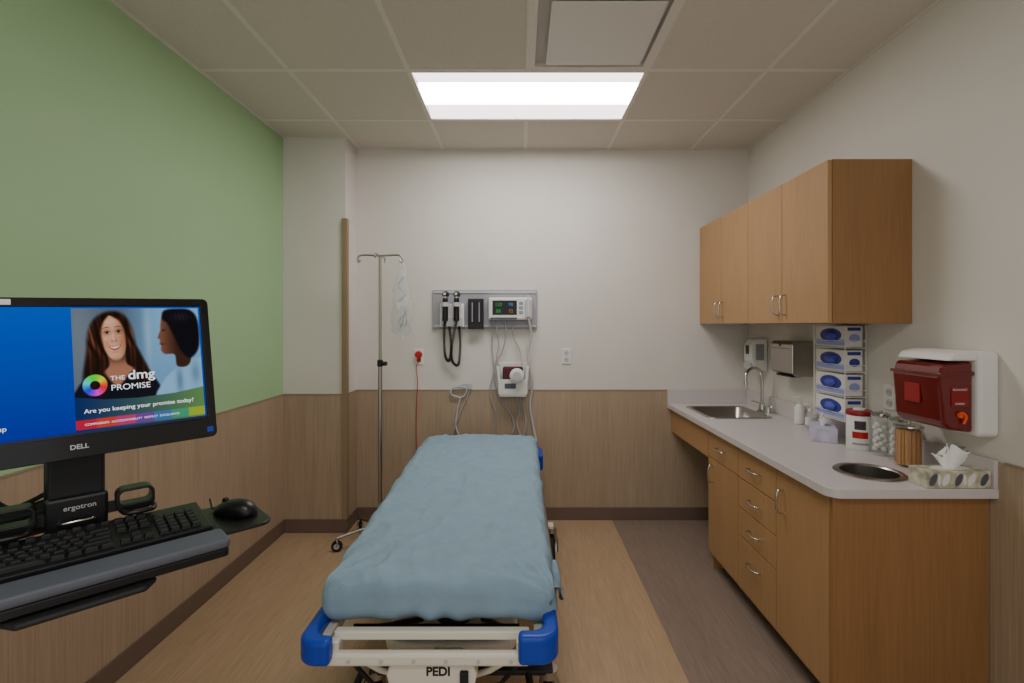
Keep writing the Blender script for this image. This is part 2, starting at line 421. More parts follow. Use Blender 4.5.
# ------------------------------------------------------------------ upper cabinet
U = empty('wall_cabinet', (1.5, 2.85, 1.43))
UX, UY0, UY1, UZ0, UZ1 = 1.326, 2.11, 3.60, 1.447, 2.155
box('carcass', UX+0.02, XR-0.001, UY0, UY1, UZ0, UZ1, 'cab_shaded', U, b=0.001)
box('filler', UX+0.005, UX+0.03, UY1+0.001, YB-0.002, UZ0, UZ1, 'cab', U)
dy = [2.11, 2.482, 2.852, 3.232, 3.60]
for i in range(4):
    box('door_%d' % i, UX, UX+0.019, dy[i]+0.002, dy[i+1]-0.002, UZ0+0.002, UZ1-0.002, 'cab', U, b=0.0015)
for i, y in enumerate((2.482-0.035, 2.482+0.035, 3.232-0.035, 3.232+0.035)):
    pull(U, 'pull_%d' % i, UX, y, 1.54, 0.1, True)

# ------------------------------------------------------------------ right wall fixtures
D = empty('soap_dispenser', (XR, 3.39, 1.12))
prism('body', [(XR-0.001,1.12),(1.60,1.14),(1.575,1.20),(1.575,1.30),(1.60,1.345),(XR-0.001,1.35)], 'y', 3.335, 3.45, 'white', D, b=0.012, seg=3)
box('level_window', 1.572, 1.576, 3.37, 3.415, 1.24, 1.30, 'black', D)
box('push_bar', 1.568, 1.60, 3.345, 3.44, 1.135, 1.18, 'lgrey', D, b=0.006)
box('near_window', 1.605, 1.66, 3.332, 3.336, 1.20, 1.31, 'grey', D, b=0.001)

D = empty('paper_towel_dispenser', (XR, 2.95, 1.14))
prism('steel_case', [(XR-0.001,1.14),(1.60,1.14),(1.565,1.16),(1.565,1.325),(1.58,1.345),(XR-0.001,1.345)], 'y', 2.82, 3.06, 'steel', D, b=0.006)
box('towel_slot', 1.58, 1.64, 2.86, 3.02, 1.134, 1.142, 'black', D)
box('cover_seam', 1.563, 1.566, 2.84, 3.045, 1.30, 1.303, 'darksteel', D)
lathe('lock', [(0.008,0),(0.008,-0.004),(0,-0.004)], (1.565,2.95,1.32), 'darksteel', D, axis='x')

D = empty('glove_box_rack', (XR, 2.5, 0.95))
gy0_, gy1_ = 2.385, 2.635; gxa, gxb = 1.588, 1.672
for k in range(4):
    z0 = 0.972+k*0.12
    box('glove_box_%d' % k, gxa, gxb, gy0_+0.006, gy1_-0.006, z0, z0+0.104, 'white', D, b=0.002)
    box('print_front_%d' % k, gxa-0.0006, gxa, gy0_+0.012, gy1_-0.012, z0+0.006, z0+0.035, 'lav', D)
    pts = [(2.505+0.085*math.cos(a), z0+0.058+0.034*math.sin(a)) for a in [i*math.pi/12 for i in range(24)]]
    prism('opening_%d' % k, pts, 'x', gxa-0.0016, gxa-0.0006, 'purple', D)
    pts = [(1.632+0.026*math.cos(a), z0+0.044+0.02*math.sin(a)) for a in [i*math.pi/12 for i in range(24)]]
    prism('end_print_%d' % k, pts, 'y', gy0_+0.0045, gy0_+0.006, 'lav' if k % 2 else 'purple', D)
    box('end_label_%d' % k, gxa+0.01, gxb-0.01, gy0_+0.005, gy0_+0.006, z0+0.08, z0+0.096, 'purple', D)
    bm = bmesh.new(); bmesh.ops.create_icosphere(bm, subdivisions=3, radius=1)
    for v in bm.verts:
        n_ = 1+0.35*noise.noise(v.co*2.3+Vector((k*3,0,0)))
        v.co = Vector((gxa-0.004+v.co.x*0.018*n_, 2.50+v.co.y*0.04*n_, z0+0.057+v.co.z*0.02*n_))
    me = bpy.data.meshes.new('g'); bm.to_mesh(me); bm.free(); link('glove_tuft_%d' % k, me, 'glove', D, True)
    tube('wire_tray_%d' % k, [(XR-0.004,gy0_,z0-0.004),(gxa-0.006,gy0_,z0-0.004),(gxa-0.006,gy1_,z0-0.004),(XR-0.004,gy1_,z0-0.004)], 0.0022, 'white', D, smooth=False)
    tube('wire_lip_%d' % k, [(XR-0.004,gy0_,z0+0.03),(gxa-0.006,gy0_,z0+0.03),(gxa-0.006,gy1_,z0+0.03),(XR-0.004,gy1_,z0+0.03)], 0.0018, 'white', D, smooth=False)
for i, (x, y) in enumerate(((gxa-0.006,gy0_),(gxa-0.006,gy1_),(XR-0.006,gy0_),(XR-0.006,gy1_))):
    cyl('wire_post_%d' % i, (x,y,0.966), (x,y,1.44), 0.0025, 'white', D, n=8)
for k in range(3):
    cyl('wire_rear_%d' % k, (XR-0.006, gy0_+0.06+k*0.06, 0.966), (XR-0.006, gy0_+0.06+k*0.06, 1.44), 0.002, 'white', D, n=8)

D = empty('sharps_disposal_container', (XR, 1.85, 1.05))
prism('wall_enclosure', rrect(1.722, 1.985, 1.042, 1.345, 0.02), 'x', 1.612, XR-0.001, 'white', D, b=0.014, seg=3)
prism('top_hood', [(1.515,1.312),(1.535,1.338),(1.58,1.347),(1.66,1.347),(1.66,1.312)], 'y', 1.732, 1.975, 'white', D, b=0.008)
prism('red_container', [(1.611,1.055),(1.525,1.065),(1.505,1.085),(1.49,1.25),(1.505,1.300),(1.611,1.31)], 'y', 1.74, 1.965, 'redt', D, b=0.012, seg=3)
box('warning_label', 1.490, 1.496, 1.83, 1.90, 1.15, 1.22, mat('label_dull_red', (150,30,30), 0.5), D, b=0.001)
box('end_label', 1.53, 1.59, 1.7375, 1.7405, 1.15, 1.22, mat('label_dark_red', (130,20,20), 0.5), D)
text('biohazard_text', 'BIOHAZARD', 0.009, (1.56,1.737,1.21), (math.pi/2,0,0), 'white', D)
text('sharps_text', 'SHARPS', 0.010, (1.56,1.737,1.16), (math.pi/2,0,0), 'white', D)
lathe('key_lock', [(0.010,0),(0.010,-0.006),(0,-0.006)], (1.560,1.7385,1.12), 'orange', D, axis='y')
tube('lock_lever', [(1.552,1.732,1.125),(1.566,1.73,1.128),(1.574,1.729,1.116),(1.572,1.731,1.10),(1.568,1.733,1.09)], 0.0042, 'orange', D)
prism('lid_ridge', [(1.611,1.262),(1.487,1.255),(1.487,1.268),(1.611,1.275)], 'y', 1.735, 1.97, 'redt', D, b=0.002)

def outlet(name, loc, axis, red=False):
    o = empty(name, loc); x, y, z = loc
    if axis == 'y':
        box('cover_plate', x-0.035, x+0.035, y-0.006, y, z-0.058, z+0.058, 'white', o, b=0.003)
        for k in (-1, 1):
            lathe('socket_%d' % (k+1), [(0.017,0),(0.017,-0.003),(0,-0.003)], (x,y-0.006,z+k*0.024), 'red' if red else 'lgrey', o, axis='y')
            for s in (-1, 1): box('slot_%d_%d' % (k+1, s+1), x+s*0.006-0.001, x+s*0.006+0.001, y-0.0095, y-0.0088, z+k*0.024-0.003, z+k*0.024+0.006, 'black', o)
    else:
        box('cover_plate', x-0.006, x, y-0.035, y+0.035, z-0.058, z+0.058, 'white', o, b=0.003)
        for k in (-1, 1):
            lathe('socket_%d' % (k+1), [(0.017,0),(0.017,-0.003),(0,-0.003)], (x-0.006,y,z+k*0.024), 'lgrey', o, axis='x')
            for s in (-1, 1): box('slot_%d_%d' % (k+1, s+1), x-0.0095, x-0.0088, y+s*0.006-0.001, y+s*0.006+0.001, z+k*0.024-0.003, z+k*0.024+0.006, 'black', o)
    return o
outlet('wall_outlet', (XR-0.0005, 2.235, 1.11), 'x')
outlet('wall_outlet', (0.343, YB-0.0005, 1.21), 'y')
EO = outlet('emergency_outlet', (-0.748, YB-0.0005, 1.205), 'y', True)
lathe('red_plug', [(0.026,0),(0.026,-0.02),(0.02,-0.028),(0,-0.028)], (-0.748,YB-0.0095,1.222), 'red', EO, axis='y')
tube('red_cord', [(-0.748,YB-0.03,1.215),(-0.75,YB-0.035,1.17),(-0.765,YB-0.02,1.12),(-0.755,YB-0.018,1.02),(-0.762,YB-0.018,0.85),(-0.765,YB-0.018,0.6),(-0.75,YB-0.02,0.3),(-0.72,YB-0.03,0.03),(-0.6,YB-0.1,0.006),(-0.4,3.4,0.006)], 0.0028, 'red', EO)

# ------------------------------------------------------------------ counter items
z = CT+0.0006
D = empty('hand_sanitizer_bottle', (1.625,2.74,z))
lathe('bottle', [(0.026,0),(0.029,0.004),(0.029,0.07),(0.024,0.085),(0.012,0.092),(0.012,0.098)], (1.625,2.74,z), 'glass', D, sy=0.75)
lathe('label', [(0.0295,0.02),(0.0295,0.06)], (1.625,2.74,z), 'white', D, sy=0.75)
lathe('pump_collar', [(0.014,0.096),(0.014,0.11),(0.006,0.112),(0.006,0.128),(0.011,0.13),(0.011,0.137),(0,0.138)], (1.625,2.74,z), 'white', D)
tube('pump_nozzle', [(1.625,2.74,z+0.133),(1.60,2.74,z+0.133),(1.59,2.74,z+0.127)], 0.005, 'white', D)
D = empty('soap_pump_bottle', (1.63,2.86,z))
lathe('bottle', [(0.022,0),(0.026,0.004),(0.027,0.09),(0.016,0.11),(0.01,0.116),(0.01,0.12)], (1.63,2.86,z), 'white', D)
lathe('pump', [(0.012,0.12),(0.012,0.132),(0.005,0.134),(0.005,0.15),(0.01,0.152),(0.01,0.158),(0,0.16)], (1.63,2.86,z), 'white', D)
tube('pump_nozzle', [(1.63,2.86,z+0.155),(1.605,2.855,z+0.154),(1.598,2.853,z+0.148)], 0.004, 'white', D)

def crumple(name, loc, sx, sy, sz, parent, seed=0):
    """pulled-up tissue: a folded, flared fan sheet"""
    bm = bmesh.new(); NU, NV = 36, 14; rows_ = []
    for j in range(NV+1):
        t = j/NV; row = []
        for i in range(NU):
            a = 2*math.pi*i/NU
            fl_ = 0.35+0.75*t
            rr = fl_*(1+0.30*math.sin(3*a+seed)*t+0.12*math.sin(7*a+seed*2)*t)
            zt = t*sz*(1+0.28*math.sin(2*a+seed)+0.15*math.sin(5*a+seed))
            row.append(bm.verts.new((loc[0]+sx*rr*math.cos(a)+0.25*sx*t, loc[1]+sy*rr*math.sin(a)+0.004*math.sin(9*a)*t, loc[2]+zt)))
        rows_.append(row)
    cen = bm.verts.new((loc[0]+0.2*sx, loc[1], loc[2]+sz*0.5))
    for j in range(NV):
        for i in range(NU): bm.faces.new((rows_[j][i], rows_[j][(i+1) % NU], rows_[j+1][(i+1) % NU], rows_[j+1][i]))
    for i in range(NU): bm.faces.new((rows_[-1][i], rows_[-1][(i+1) % NU], cen))
    me = bpy.data.meshes.new(name); bm.to_mesh(me); bm.free(); return link(name, me, 'tissue', parent, True)

D = empty('tissue_box', (1.545, 2.50, z), (0,0,math.radians(62)), True)
box('carton', -0.11, 0.11, -0.055, 0.055, 0, 0.065, 'tissue2', D, b=0.002)
box('carton_side_print', -0.09, 0.05, -0.0565, -0.055, 0.012, 0.05, 'white', D)
crumple('tissue', (0,0,0.06), 0.035, 0.012, 0.045, D, 2)
D = empty('tissue_box', (1.548, 1.768, z), (0,0,0), True)
box('carton', -0.114, 0.114, -0.040, 0.042, 0, 0.060, 'tissuebox', D, b=0.002)
pts = [(0.07*math.cos(a), 0.026*math.sin(a)) for a in [i*math.pi/12 for i in range(24)]]
prism('opening', pts, 'z', 0.0605, 0.0612, 'white', D)
for i, x in enumerate((-0.09,-0.045,0.0,0.045,0.09)):
    pts = [(x+0.012*math.cos(a)+0.008*math.sin(a), 0.03+0.022*math.sin(a)) for a in [k*math.pi/8 for k in range(16)]]
    prism('leaf_print_%d' % i, pts, 'y', -0.0412, -0.040, 'white' if i % 2 else 'palm', D)
    pts = [(x+0.02+0.006*math.cos(a), 0.03+0.02*math.sin(a)) for a in [k*math.pi/8 for k in range(16)]]
    if x < 0.09: prism('leaf_print_b%d' % i, pts, 'y', -0.0414, -0.0402, 'tissuebox' if i % 2 else 'white', D)
crumple('tissue', (0,0,0.055), 0.054, 0.022, 0.068, D, 5)

D = empty('disinfectant_wipes_canister', (1.585,2.29,z))
lathe('tub', [(0.05,0),(0.052,0.004),(0.052,0.155),(0.049,0.16)], (1.585,2.29,z), 'white', D)
def patch(nm, a0, a1, z0, z1, mt):
    bm = bmesh.new(); lo = []; hi = []
    for k in range(9):
        a = math.radians(a0+(a1-a0)*k/8); px, py = 1.585+0.0525*math.cos(a), 2.29+0.0525*math.sin(a)
        lo.append(bm.verts.new((px,py,z+z0))); hi.append(bm.verts.new((px,py,z+z1)))
    for k in range(8): bm.faces.new((lo[k],lo[k+1],hi[k+1],hi[k]))
    me = bpy.data.meshes.new(nm); bm.to_mesh(me); bm.free(); link(nm, me, mt, D, True)
patch('label_red', 205, 275, 0.055, 0.085, 'red')
patch('label_navy', 215, 265, 0.095, 0.135, mat('label_navy', (70,50,66), 0.5))
patch('label_strip', 205, 280, 0.025, 0.034, 'grey')
lathe('lid', [(0.053,0.158),(0.054,0.162),(0.054,0.174),(0.05,0.18),(0,0.181)], (1.585,2.29,z), mat('lid_dark_red', (140,24,30), 0.4), D)
lathe('lid_flap', [(0.025,0.181),(0.024,0.188),(0,0.188)], (1.585,2.29,z), 'white', D)

def jar(name, x, y, r, h, fill):
    D = empty(name, (x,y,z))
    lathe('glass_jar', [(r*0.92,0),(r,0.006),(r,h*0.86),(r*0.95,h*0.88),(r*0.91,h*0.88)], (x,y,z), 'glass', D)
    lathe('steel_lid', [(r*1.03,h*0.88),(r*1.05,h*0.9),(r*1.05,h*0.95),(r*0.9,h*0.965),(r*0.25,h*0.97),(r*0.18,h*0.985),(r*0.28,h),(0,h*1.01)], (x,y,z), 'chrome', D)
    if fill == 'cotton':
        bm = bmesh.new()
        for k in range(26):
            g = bmesh.ops.create_icosphere(bm, subdivisions=2, radius=r*0.32)
            a = k*2.4; o = Vector((x+r*0.52*math.cos(a), y+r*0.52*math.sin(a), z+0.012+r*0.30+(h*0.60)*k/26))
            for v in g['verts']: v.co += o
        me = bpy.data.meshes.new('c'); bm.to_mesh(me); bm.free(); link('cotton_balls', me, 'cotton', D, True)
    return D
jar('cotton_ball_jar', 1.60, 2.175, 0.036, 0.195, 'cotton')
jar('cotton_ball_jar', 1.618, 2.10, 0.034, 0.185, 'cotton')
D = empty('tongue_depressor_jar', (1.59,2.005,z))
x, y = 1.59, 2.005
lathe('glass_jar', [(0.046,0),(0.050,0.005),(0.050,0.158)], (x,y,z), mat('clear_glass_thin', (200,190,175), 0.05, alpha=0.10), D)
bm = bmesh.new()
for k in range(60):
    a = k*2.399; rr = 0.044*math.sqrt((k+0.5)/60); px, py = x+rr*math.cos(a), y+rr*math.sin(a); hh = 0.145+random.random()*0.008
    g = bmesh.ops.create_cube(bm, size=1); ca, sa = math.cos(a+1.57), math.sin(a+1.57)
    for v in g['verts']:
        lx, ly = v.co.x*0.0095, v.co.y*0.003; v.co = Vector((px+lx*ca-ly*sa, py+lx*sa+ly*ca, z+0.010+(v.co.z+0.5)*(hh-0.010)))
me = bpy.data.meshes.new('t'); bm.to_mesh(me); bm.free(); link('tongue_depressors', me, 'stick', D)
lathe('steel_lid', [(0.049,0.159),(0.052,0.161),(0.052,0.167),(0.043,0.172),(0.008,0.174),(0.009,0.184),(0,0.186)], (x,y,z), 'chrome', D)

# ------------------------------------------------------------------ diagnostic panel on back wall
# wall measure: u right, v down, in units of 1/135 m from eye-level datum on the back wall
def wp(u, v, d=0.02): return (((u-520)/135.0), YB-d, 1.44-(v-325)/135.0)
def wbox(nm, u0, u1, v0, v1, d0, d1, mt, parent, b=0.0):
    a = wp(u0, v1); c = wp(u1, v0)
    return box(nm, a[0], c[0], YB-d1, YB-d0, a[2], c[2], mt, parent, b)
P = empty('diagnostic_wall_panel', wp(485, 310, 0))
wbox('backboard', 433, 537, 290, 329, 0.0005, 0.02, 'panel', P, 0.004)
wbox('rail_top', 434, 536, 291.5, 293.5, 0.02, 0.026, 'lgrey', P, 0.001)
wbox('rail_bottom', 434, 536, 325, 327, 0.02, 0.026, 'lgrey', P, 0.001)
wbox('transformer', 441, 465, 304, 327, 0.02, 0.055, 'white', P, 0.006)
wbox('transformer_face', 442.5, 463.5, 318, 326, 0.055, 0.058, 'lgrey', P, 0.001)
for i, u in enumerate((447, 458)):
    a = wp(u, 293, 0.08)
    cyl('handle_%d' % i, wp(u,299,0.085), wp(u,321,0.09), 0.019, 'black', P, r2=0.021)
    cyl('handle_ring_%d' % i, wp(u,299,0.085), wp(u,297,0.085), 0.017, 'chrome', P)
    lathe('cradle_%d' % i, [(0.030,0),(0.030,0.03),(0.022,0.03),(0.022,0.0)], (a[0], a[1]-0.005, wp(u,307)[2]), 'lgrey', P)
    cyl('head_%d' % i, (a[0],a[1]+0.01,wp(u,295)[2]), (a[0],a[1]-0.035,wp(u,295)[2]), 0.026, 'black', P, r2=0.014)
    box('head_window_%d' % i, a[0]-0.008, a[0]+0.008, a[1]-0.037, a[1]-0.034, wp(u,296)[2], wp(u,293.6)[2], 'chrome', P)
def coil(nm, path, r, R, turns, mt, parent):
    Pp = cr(path, False, 20); n = turns*10; out = []
    for i in range(n+1):
        f = i/n*(len(Pp)-1); k = min(int(f), len(Pp)-2); c = Pp[k].lerp(Pp[k+1], f-k)
        t = (Pp[k+1]-Pp[k]).normalized(); s = t.cross(Vector((0,1,0))).normalized(); w = t.cross(s)
        a = 2*math.pi*i/10; out.append(c+s*R*math.cos(a)+w*R*math.sin(a))
    tube(nm, out, r, mt, parent, smooth=False, res=2)
coil('coil_cord_left', [wp(447,320,.085), wp(445,335,.05), wp(446,355,.04), wp(450,360,.04), wp(452,345,.045), wp(450,326,.05)], 0.003, 0.008, 60, 'black', P)
coil('coil_cord_right', [wp(458,320,.085), wp(453,345,.06), wp(453,360,.05), wp(459,364,.05), wp(461,345,.05), wp(460,326,.05)], 0.003, 0.008, 60, 'black', P)
wbox('specula_dispenser', 469, 484, 299, 329, 0.02, 0.07, 'black', P, 0.005)
for i, u in enumerate((473.2, 480)):
    wbox('specula_tube_%d' % i, u-2.2, u+2.2, 302, 323, 0.07, 0.074, 'gloss', P, 0.002)
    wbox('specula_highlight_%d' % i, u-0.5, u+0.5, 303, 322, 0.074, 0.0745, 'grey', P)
wbox('vitals_monitor', 489, 532, 298, 320, 0.02, 0.08, 'white', P, 0.012)
wbox('vitals_screen', 493, 517, 301, 315, 0.08, 0.083, 'gloss', P, 0.002)
M['e_g'] = emis('led_green', (60,190,80), 0.7); M['e_o'] = emis('led_orange', (220,140,50), 0.7); M['e_b'] = emis('led_blue', (90,150,210), 0.7)
for i, (s, u, v, mt) in enumerate((('120',499,305,'e_g'),('80',499,311.5,'e_g'),('98',511,305,'e_b'),('72',511,311.5,'e_o'))):
    text('reading_%d' % i, s, 0.034, wp(u, v, 0.0838), (math.pi/2,0,0), mt, P)
for i in range(3): wbox('button_%d' % i, 519, 523, 302+i*4.5, 305+i*4.5, 0.08, 0.084, 'grey', P, 0.002)
wbox('thermometer_well', 525, 531, 300, 318, 0.08, 0.10, 'lgrey', P, 0.006)
cyl('thermometer_probe', wp(528,296,.11), wp(528,316,.10), 0.007, 'white', P)
wbox('connector_strip', 491, 517, 317.5, 319.5, 0.08, 0.083, 'palm', P, 0.001)
K = empty('blood_pressure_cuff_holder', wp(513, 380, 0))
wbox('back_plate', 498, 528, 362, 393, 0.009, 0.02, 'white', K, 0.004)
pts = [((u-520)/135.0, 1.44-(v-325)/135.0) for u, v in ((497,366),(500,395),(526,395),(529,366),(526,366),(524,391),(502,391),(500,366))]
prism('basket', pts, 'y', YB-0.09, YB-0.02, 'white', K, b=0.003)
wbox('basket_front', 499, 527, 378, 393, 0.09, 0.094, 'white', K, 0.003)
wbox('folded_cuff', 503, 523, 366, 388, 0.03, 0.08, mat('cuff_maroon', (88,40,44), 0.8, bump=0.3, scale=60), K, 0.012)
lathe('gauge_body', [(0,-0.03),(0.04,-0.03),(0.052,-0.02),(0.052,0.0),(0.045,0.004)], ((517-520)/135.0, YB-0.105, 1.44-(374-325)/135.0), 'white', K, axis='y')
lathe('gauge_face', [(0,-0.032),(0.03,-0.032),(0.03,-0.03)], ((517-520)/135.0, YB-0.105, 1.44-(374-325)/135.0), 'lgrey', K, axis='y')
wbox('lower_label', 505, 516, 382, 387, 0.094, 0.0955, 'palm', K)
def hose(nm, pts, r=0.0045, mt='cord', parent=P): tube(nm, [wp(*p) for p in pts], r, mt, parent)
hose('hose_1', [(499,320,.06),(497,330,.05),(499,345,.03),(497,357,.05),(500,366,.06)])
hose('hose_2', [(505,320,.06),(506,335,.04),(502,352,.03),(496,362,.03),(495,380,.03),(500,400,.02),(510,412,.02),(514,425,.02),(512,432,.03)])
hose('hose_3', [(528,317,.09),(531,335,.06),(528,350,.05),(529,365,.05),(532,385,.03),(530,405,.02),(533,425,.02),(536,440,.03)], 0.009, 'lgrey')
hose('hose_4', [(512,320,.06),(514,338,.03),(520,350,.04),(522,366,.09)], 0.005)
hose('hose_5', [(517,395,.04),(519,410,.02),(517,424,.02),(522,436,.03),(526,425,.03),(524,410,.02),(520,396,.04)], 0.0055)
hose('hose_6', [(494,320,.05),(492,345,.02),(494,370,.02),(490,392,.02),(496,415,.02),(494,436,.02)], 0.0045)
hose('cable_loop_1', [(470,385,.02),(465,384,.02),(456,386,.02),(451,391,.025),(455,397,.02),(464,396,.02),(467,389,.025),(461,386,.03),(453,388,.03),(452,394,.03),(460,398,.02),(458,408,.02),(456,425,.02),(460,436,.02)], 0.006, 'lgrey')
hose('cable_loop_2', [(470,388,.02),(467,398,.02),(461,411,.02),(456,424,.025),(452,438,.02)], 0.0045)
wbox('cable_hook', 468, 472, 383, 389, 0.0085, 0.03, 'lgrey', P, 0.002)

# ------------------------------------------------------------------ IV pole
I = empty('iv_pole', (-0.935, 3.24, 0)); ix, iy = -0.925, 3.24
cyl('lower_tube', (ix,iy,0.12), (ix,iy,1.18), 0.0135, 'steel', I)
cyl('upper_tube', (ix,iy,1.15), (ix,iy,1.895), 0.010, 'steel', I)
lathe('height_collar', [(0.014,0),(0.019,0.004),(0.019,0.04),(0.012,0.046)], (ix,iy,1.165), 'black', I)
cyl('height_knob', (ix,iy,1.185), (ix+0.045,iy-0.01,1.185), 0.014, 'black', I)
tube('hook_bar', [(ix-0.13,iy,1.87),(ix-0.145,iy,1.855),(ix-0.145,iy,1.885),(ix-0.115,iy,1.902),(ix,iy,1.898),(ix+0.115,iy,1.902),(ix+0.145,iy,1.885),(ix+0.145,iy,1.855),(ix+0.13,iy,1.868)], 0.006, 'steel', I)
tube('hook_bar_cross', [(ix,iy-0.11,1.87),(ix,iy-0.12,1.885),(ix,iy-0.09,1.9),(ix,iy,1.89),(ix,iy+0.09,1.9),(ix,iy+0.12,1.885),(ix,iy+0.11,1.87)], 0.005, 'steel', I)
lathe('hub', [(0.02,0.1),(0.045,0.105),(0.045,0.125),(0.02,0.14),(0.014,0.17)], (ix,iy,0), 'steel', I)
def caster(nm, x, y, R, parent, mt='rub', w=0.025, yaw=0.0, stem=0.0):
    c, s = math.cos(yaw), math.sin(yaw)
    bm = bmesh.new(); bmesh.ops.create_cone(bm, cap_ends=True, segments=28, radius1=R, radius2=R, depth=w)
    bmesh.ops.transform(bm, matrix=Matrix.Translation((x,y,R+0.0005)) @ Euler((0,math.pi/2,yaw)).to_matrix().to_4x4(), verts=bm.verts)
    me = bpy.data.meshes.new(nm); bm.to_mesh(me); bm.free(); o = link(nm+'_tyre', me, mt, parent); bev(o, R*0.18, 3)
    bm = bmesh.new(); bmesh.ops.create_cone(bm, cap_ends=True, segments=24, radius1=R*0.5, radius2=R*0.5, depth=w*1.25)
    bmesh.ops.transform(bm, matrix=Matrix.Translation((x,y,R+0.0005)) @ Euler((0,math.pi/2,yaw)).to_matrix().to_4x4(), verts=bm.verts)
    me = bpy.data.meshes.new(nm); bm.to_mesh(me); bm.free(); link(nm+'_hub', me, 'lgrey', parent)
    for k in (-1, 1):
        dx, dy_ = k*w*0.75*c, k*w*0.75*s
        tube(nm+'_fork_%d' % (k+1), [(x+dx,y+dy_,R),(x+dx-s*R*0.2,y+dy_+c*R*0.2,R*1.6),(x+dx*0.4,y+dy_*0.4,R*2.25)], R*0.13, 'steel', parent)
    cyl(nm+'_stem', (x,y,R*2.15), (x,y,R*2.4+stem), R*0.3, 'steel', parent)
for k in range(5):
    a = math.radians(72*k+208); ex, ey = ix+0.27*math.cos(a), iy+0.27*math.sin(a)
    tube('leg_%d' % k, [(ix+0.03*math.cos(a),iy+0.03*math.sin(a),0.118),(ix+0.15*math.cos(a),iy+0.15*math.sin(a),0.105),(ex,ey,0.085)], 0.011, 'steel', I)
    caster('caster_%d' % k, ex, ey, 0.035, I, w=0.022, yaw=a+1.2)
# IV bag
hx = ix+0.14
Bg = empty('iv_fluid_bag', (hx, iy, 1.6))
bm = bmesh.new(); NU, NV = 28, 40; rings = []
for j in range(NV+1):
    t = j/NV; zz = 1.825-t*0.46
    w = 0.016+0.050*math.sin(min(1,t*1.3+0.06)*math.pi*0.5)**1.1 if t < 0.92 else 0.066*max(0.12, 1-(t-0.92)*8)
    th = 0.005+0.026*math.sin(math.pi*min(1, t**1.4))
    ring = []
    for i in range(NU):
        a = 2*math.pi*i/NU
        n_ = 1+0.25*noise.noise(Vector((math.cos(a)*1.8, math.sin(a)*1.8, zz*26)))
        ring.append(bm.verts.new((hx+0.004+w*math.cos(a)*n_+0.006*math.sin(zz*25), iy+th*math.sin(a)*n_, zz)))
    rings.append(ring)
for j in range(NV):
    for i in range(NU): bm.faces.new((rings[j][i], rings[j][(i+1) % NU], rings[j+1][(i+1) % NU], rings[j+1][i]))
bm.faces.new(rings[0]); bm.faces.new(rings[-1]); bmesh.ops.recalc_face_normals(bm, faces=bm.faces)
me = bpy.data.meshes.new('b'); bm.to_mesh(me); bm.free(); link('bag_body', me, 'bag', Bg, True)
tube('bag_hanger', [(hx-0.01,iy,1.825),(hx-0.003,iy,1.846),(hx+0.003,iy,1.85),(hx+0.012,iy,1.842),(hx+0.018,iy,1.825)], 0.0025, 'white', Bg)
cyl('bag_port', (hx+0.008,iy,1.375), (hx+0.008,iy,1.35), 0.006, 'white', Bg)
tube('coiled_line', [(hx+0.02,iy-0.008,1.76),(hx-0.02,iy,1.70),(hx+0.025,iy-0.004,1.64),(hx-0.025,iy,1.58),(hx+0.03,iy-0.004,1.53),(hx-0.02,iy,1.46),(hx+0.03,iy,1.44),(hx+0.03,iy,1.52),(hx-0.01,iy,1.41)], 0.004, 'cord', Bg)
box('bag_label', hx-0.020, hx+0.020, iy-0.0305, iy-0.029, 1.54, 1.59, 'white', Bg)

# ------------------------------------------------------------------ stretcher
T = empty('hospital_stretcher', (-0.255, 2.4, 0))
bx = -0.262
def rbox(name, hx_, hy_, hz_, r, nx, ny, nz, fn, mt, parent):
    bm = bmesh.new(); cache = {}
    def V_(p):
        k = (round(p[0],5), round(p[1],5), round(p[2],5))
        if k not in cache: cache[k] = bm.verts.new(p)
        return cache[k]
    def face(ax, sgn, na, nb):
        h = (hx_, hy_, hz_); A = [i for i in range(3) if i != ax]
        for i in range(na):
            for j in range(nb):
                q = []
                for (a, b) in ((i,j),(i+1,j),(i+1,j+1),(i,j+1)):
                    p = [0,0,0]; p[ax] = sgn*h[ax]; p[A[0]] = (a/na*2-1)*h[A[0]]; p[A[1]] = (b/nb*2-1)*h[A[1]]
                    q.append(V_(tuple(p)))
                try: bm.faces.new(q)
                except ValueError: pass
    for s in (-1, 1):
        face(0, s, ny, nz); face(1, s, nx, nz); face(2, s, nx, ny)
    for v in bm.verts:
        p = v.co; inn = Vector((max(-(hx_-r), min(hx_-r, p.x)), max(-(hy_-r), min(hy_-r, p.y)), max(-(hz_-r), min(hz_-r, p.z))))
        d = p-inn
        if d.length > 1e-7: p = inn+d.normalized()*r
        v.co = fn(p)
    bmesh.ops.recalc_face_normals(bm, faces=bm.faces)
    me = bpy.data.meshes.new(name); bm.to_mesh(me); bm.free(); return link(name, me, mt, parent, True)
MY0, MY1 = 1.525, 3.30; MC = (MY0+MY1)/2; HY = (MY1-MY0)/2; HX = 0.372
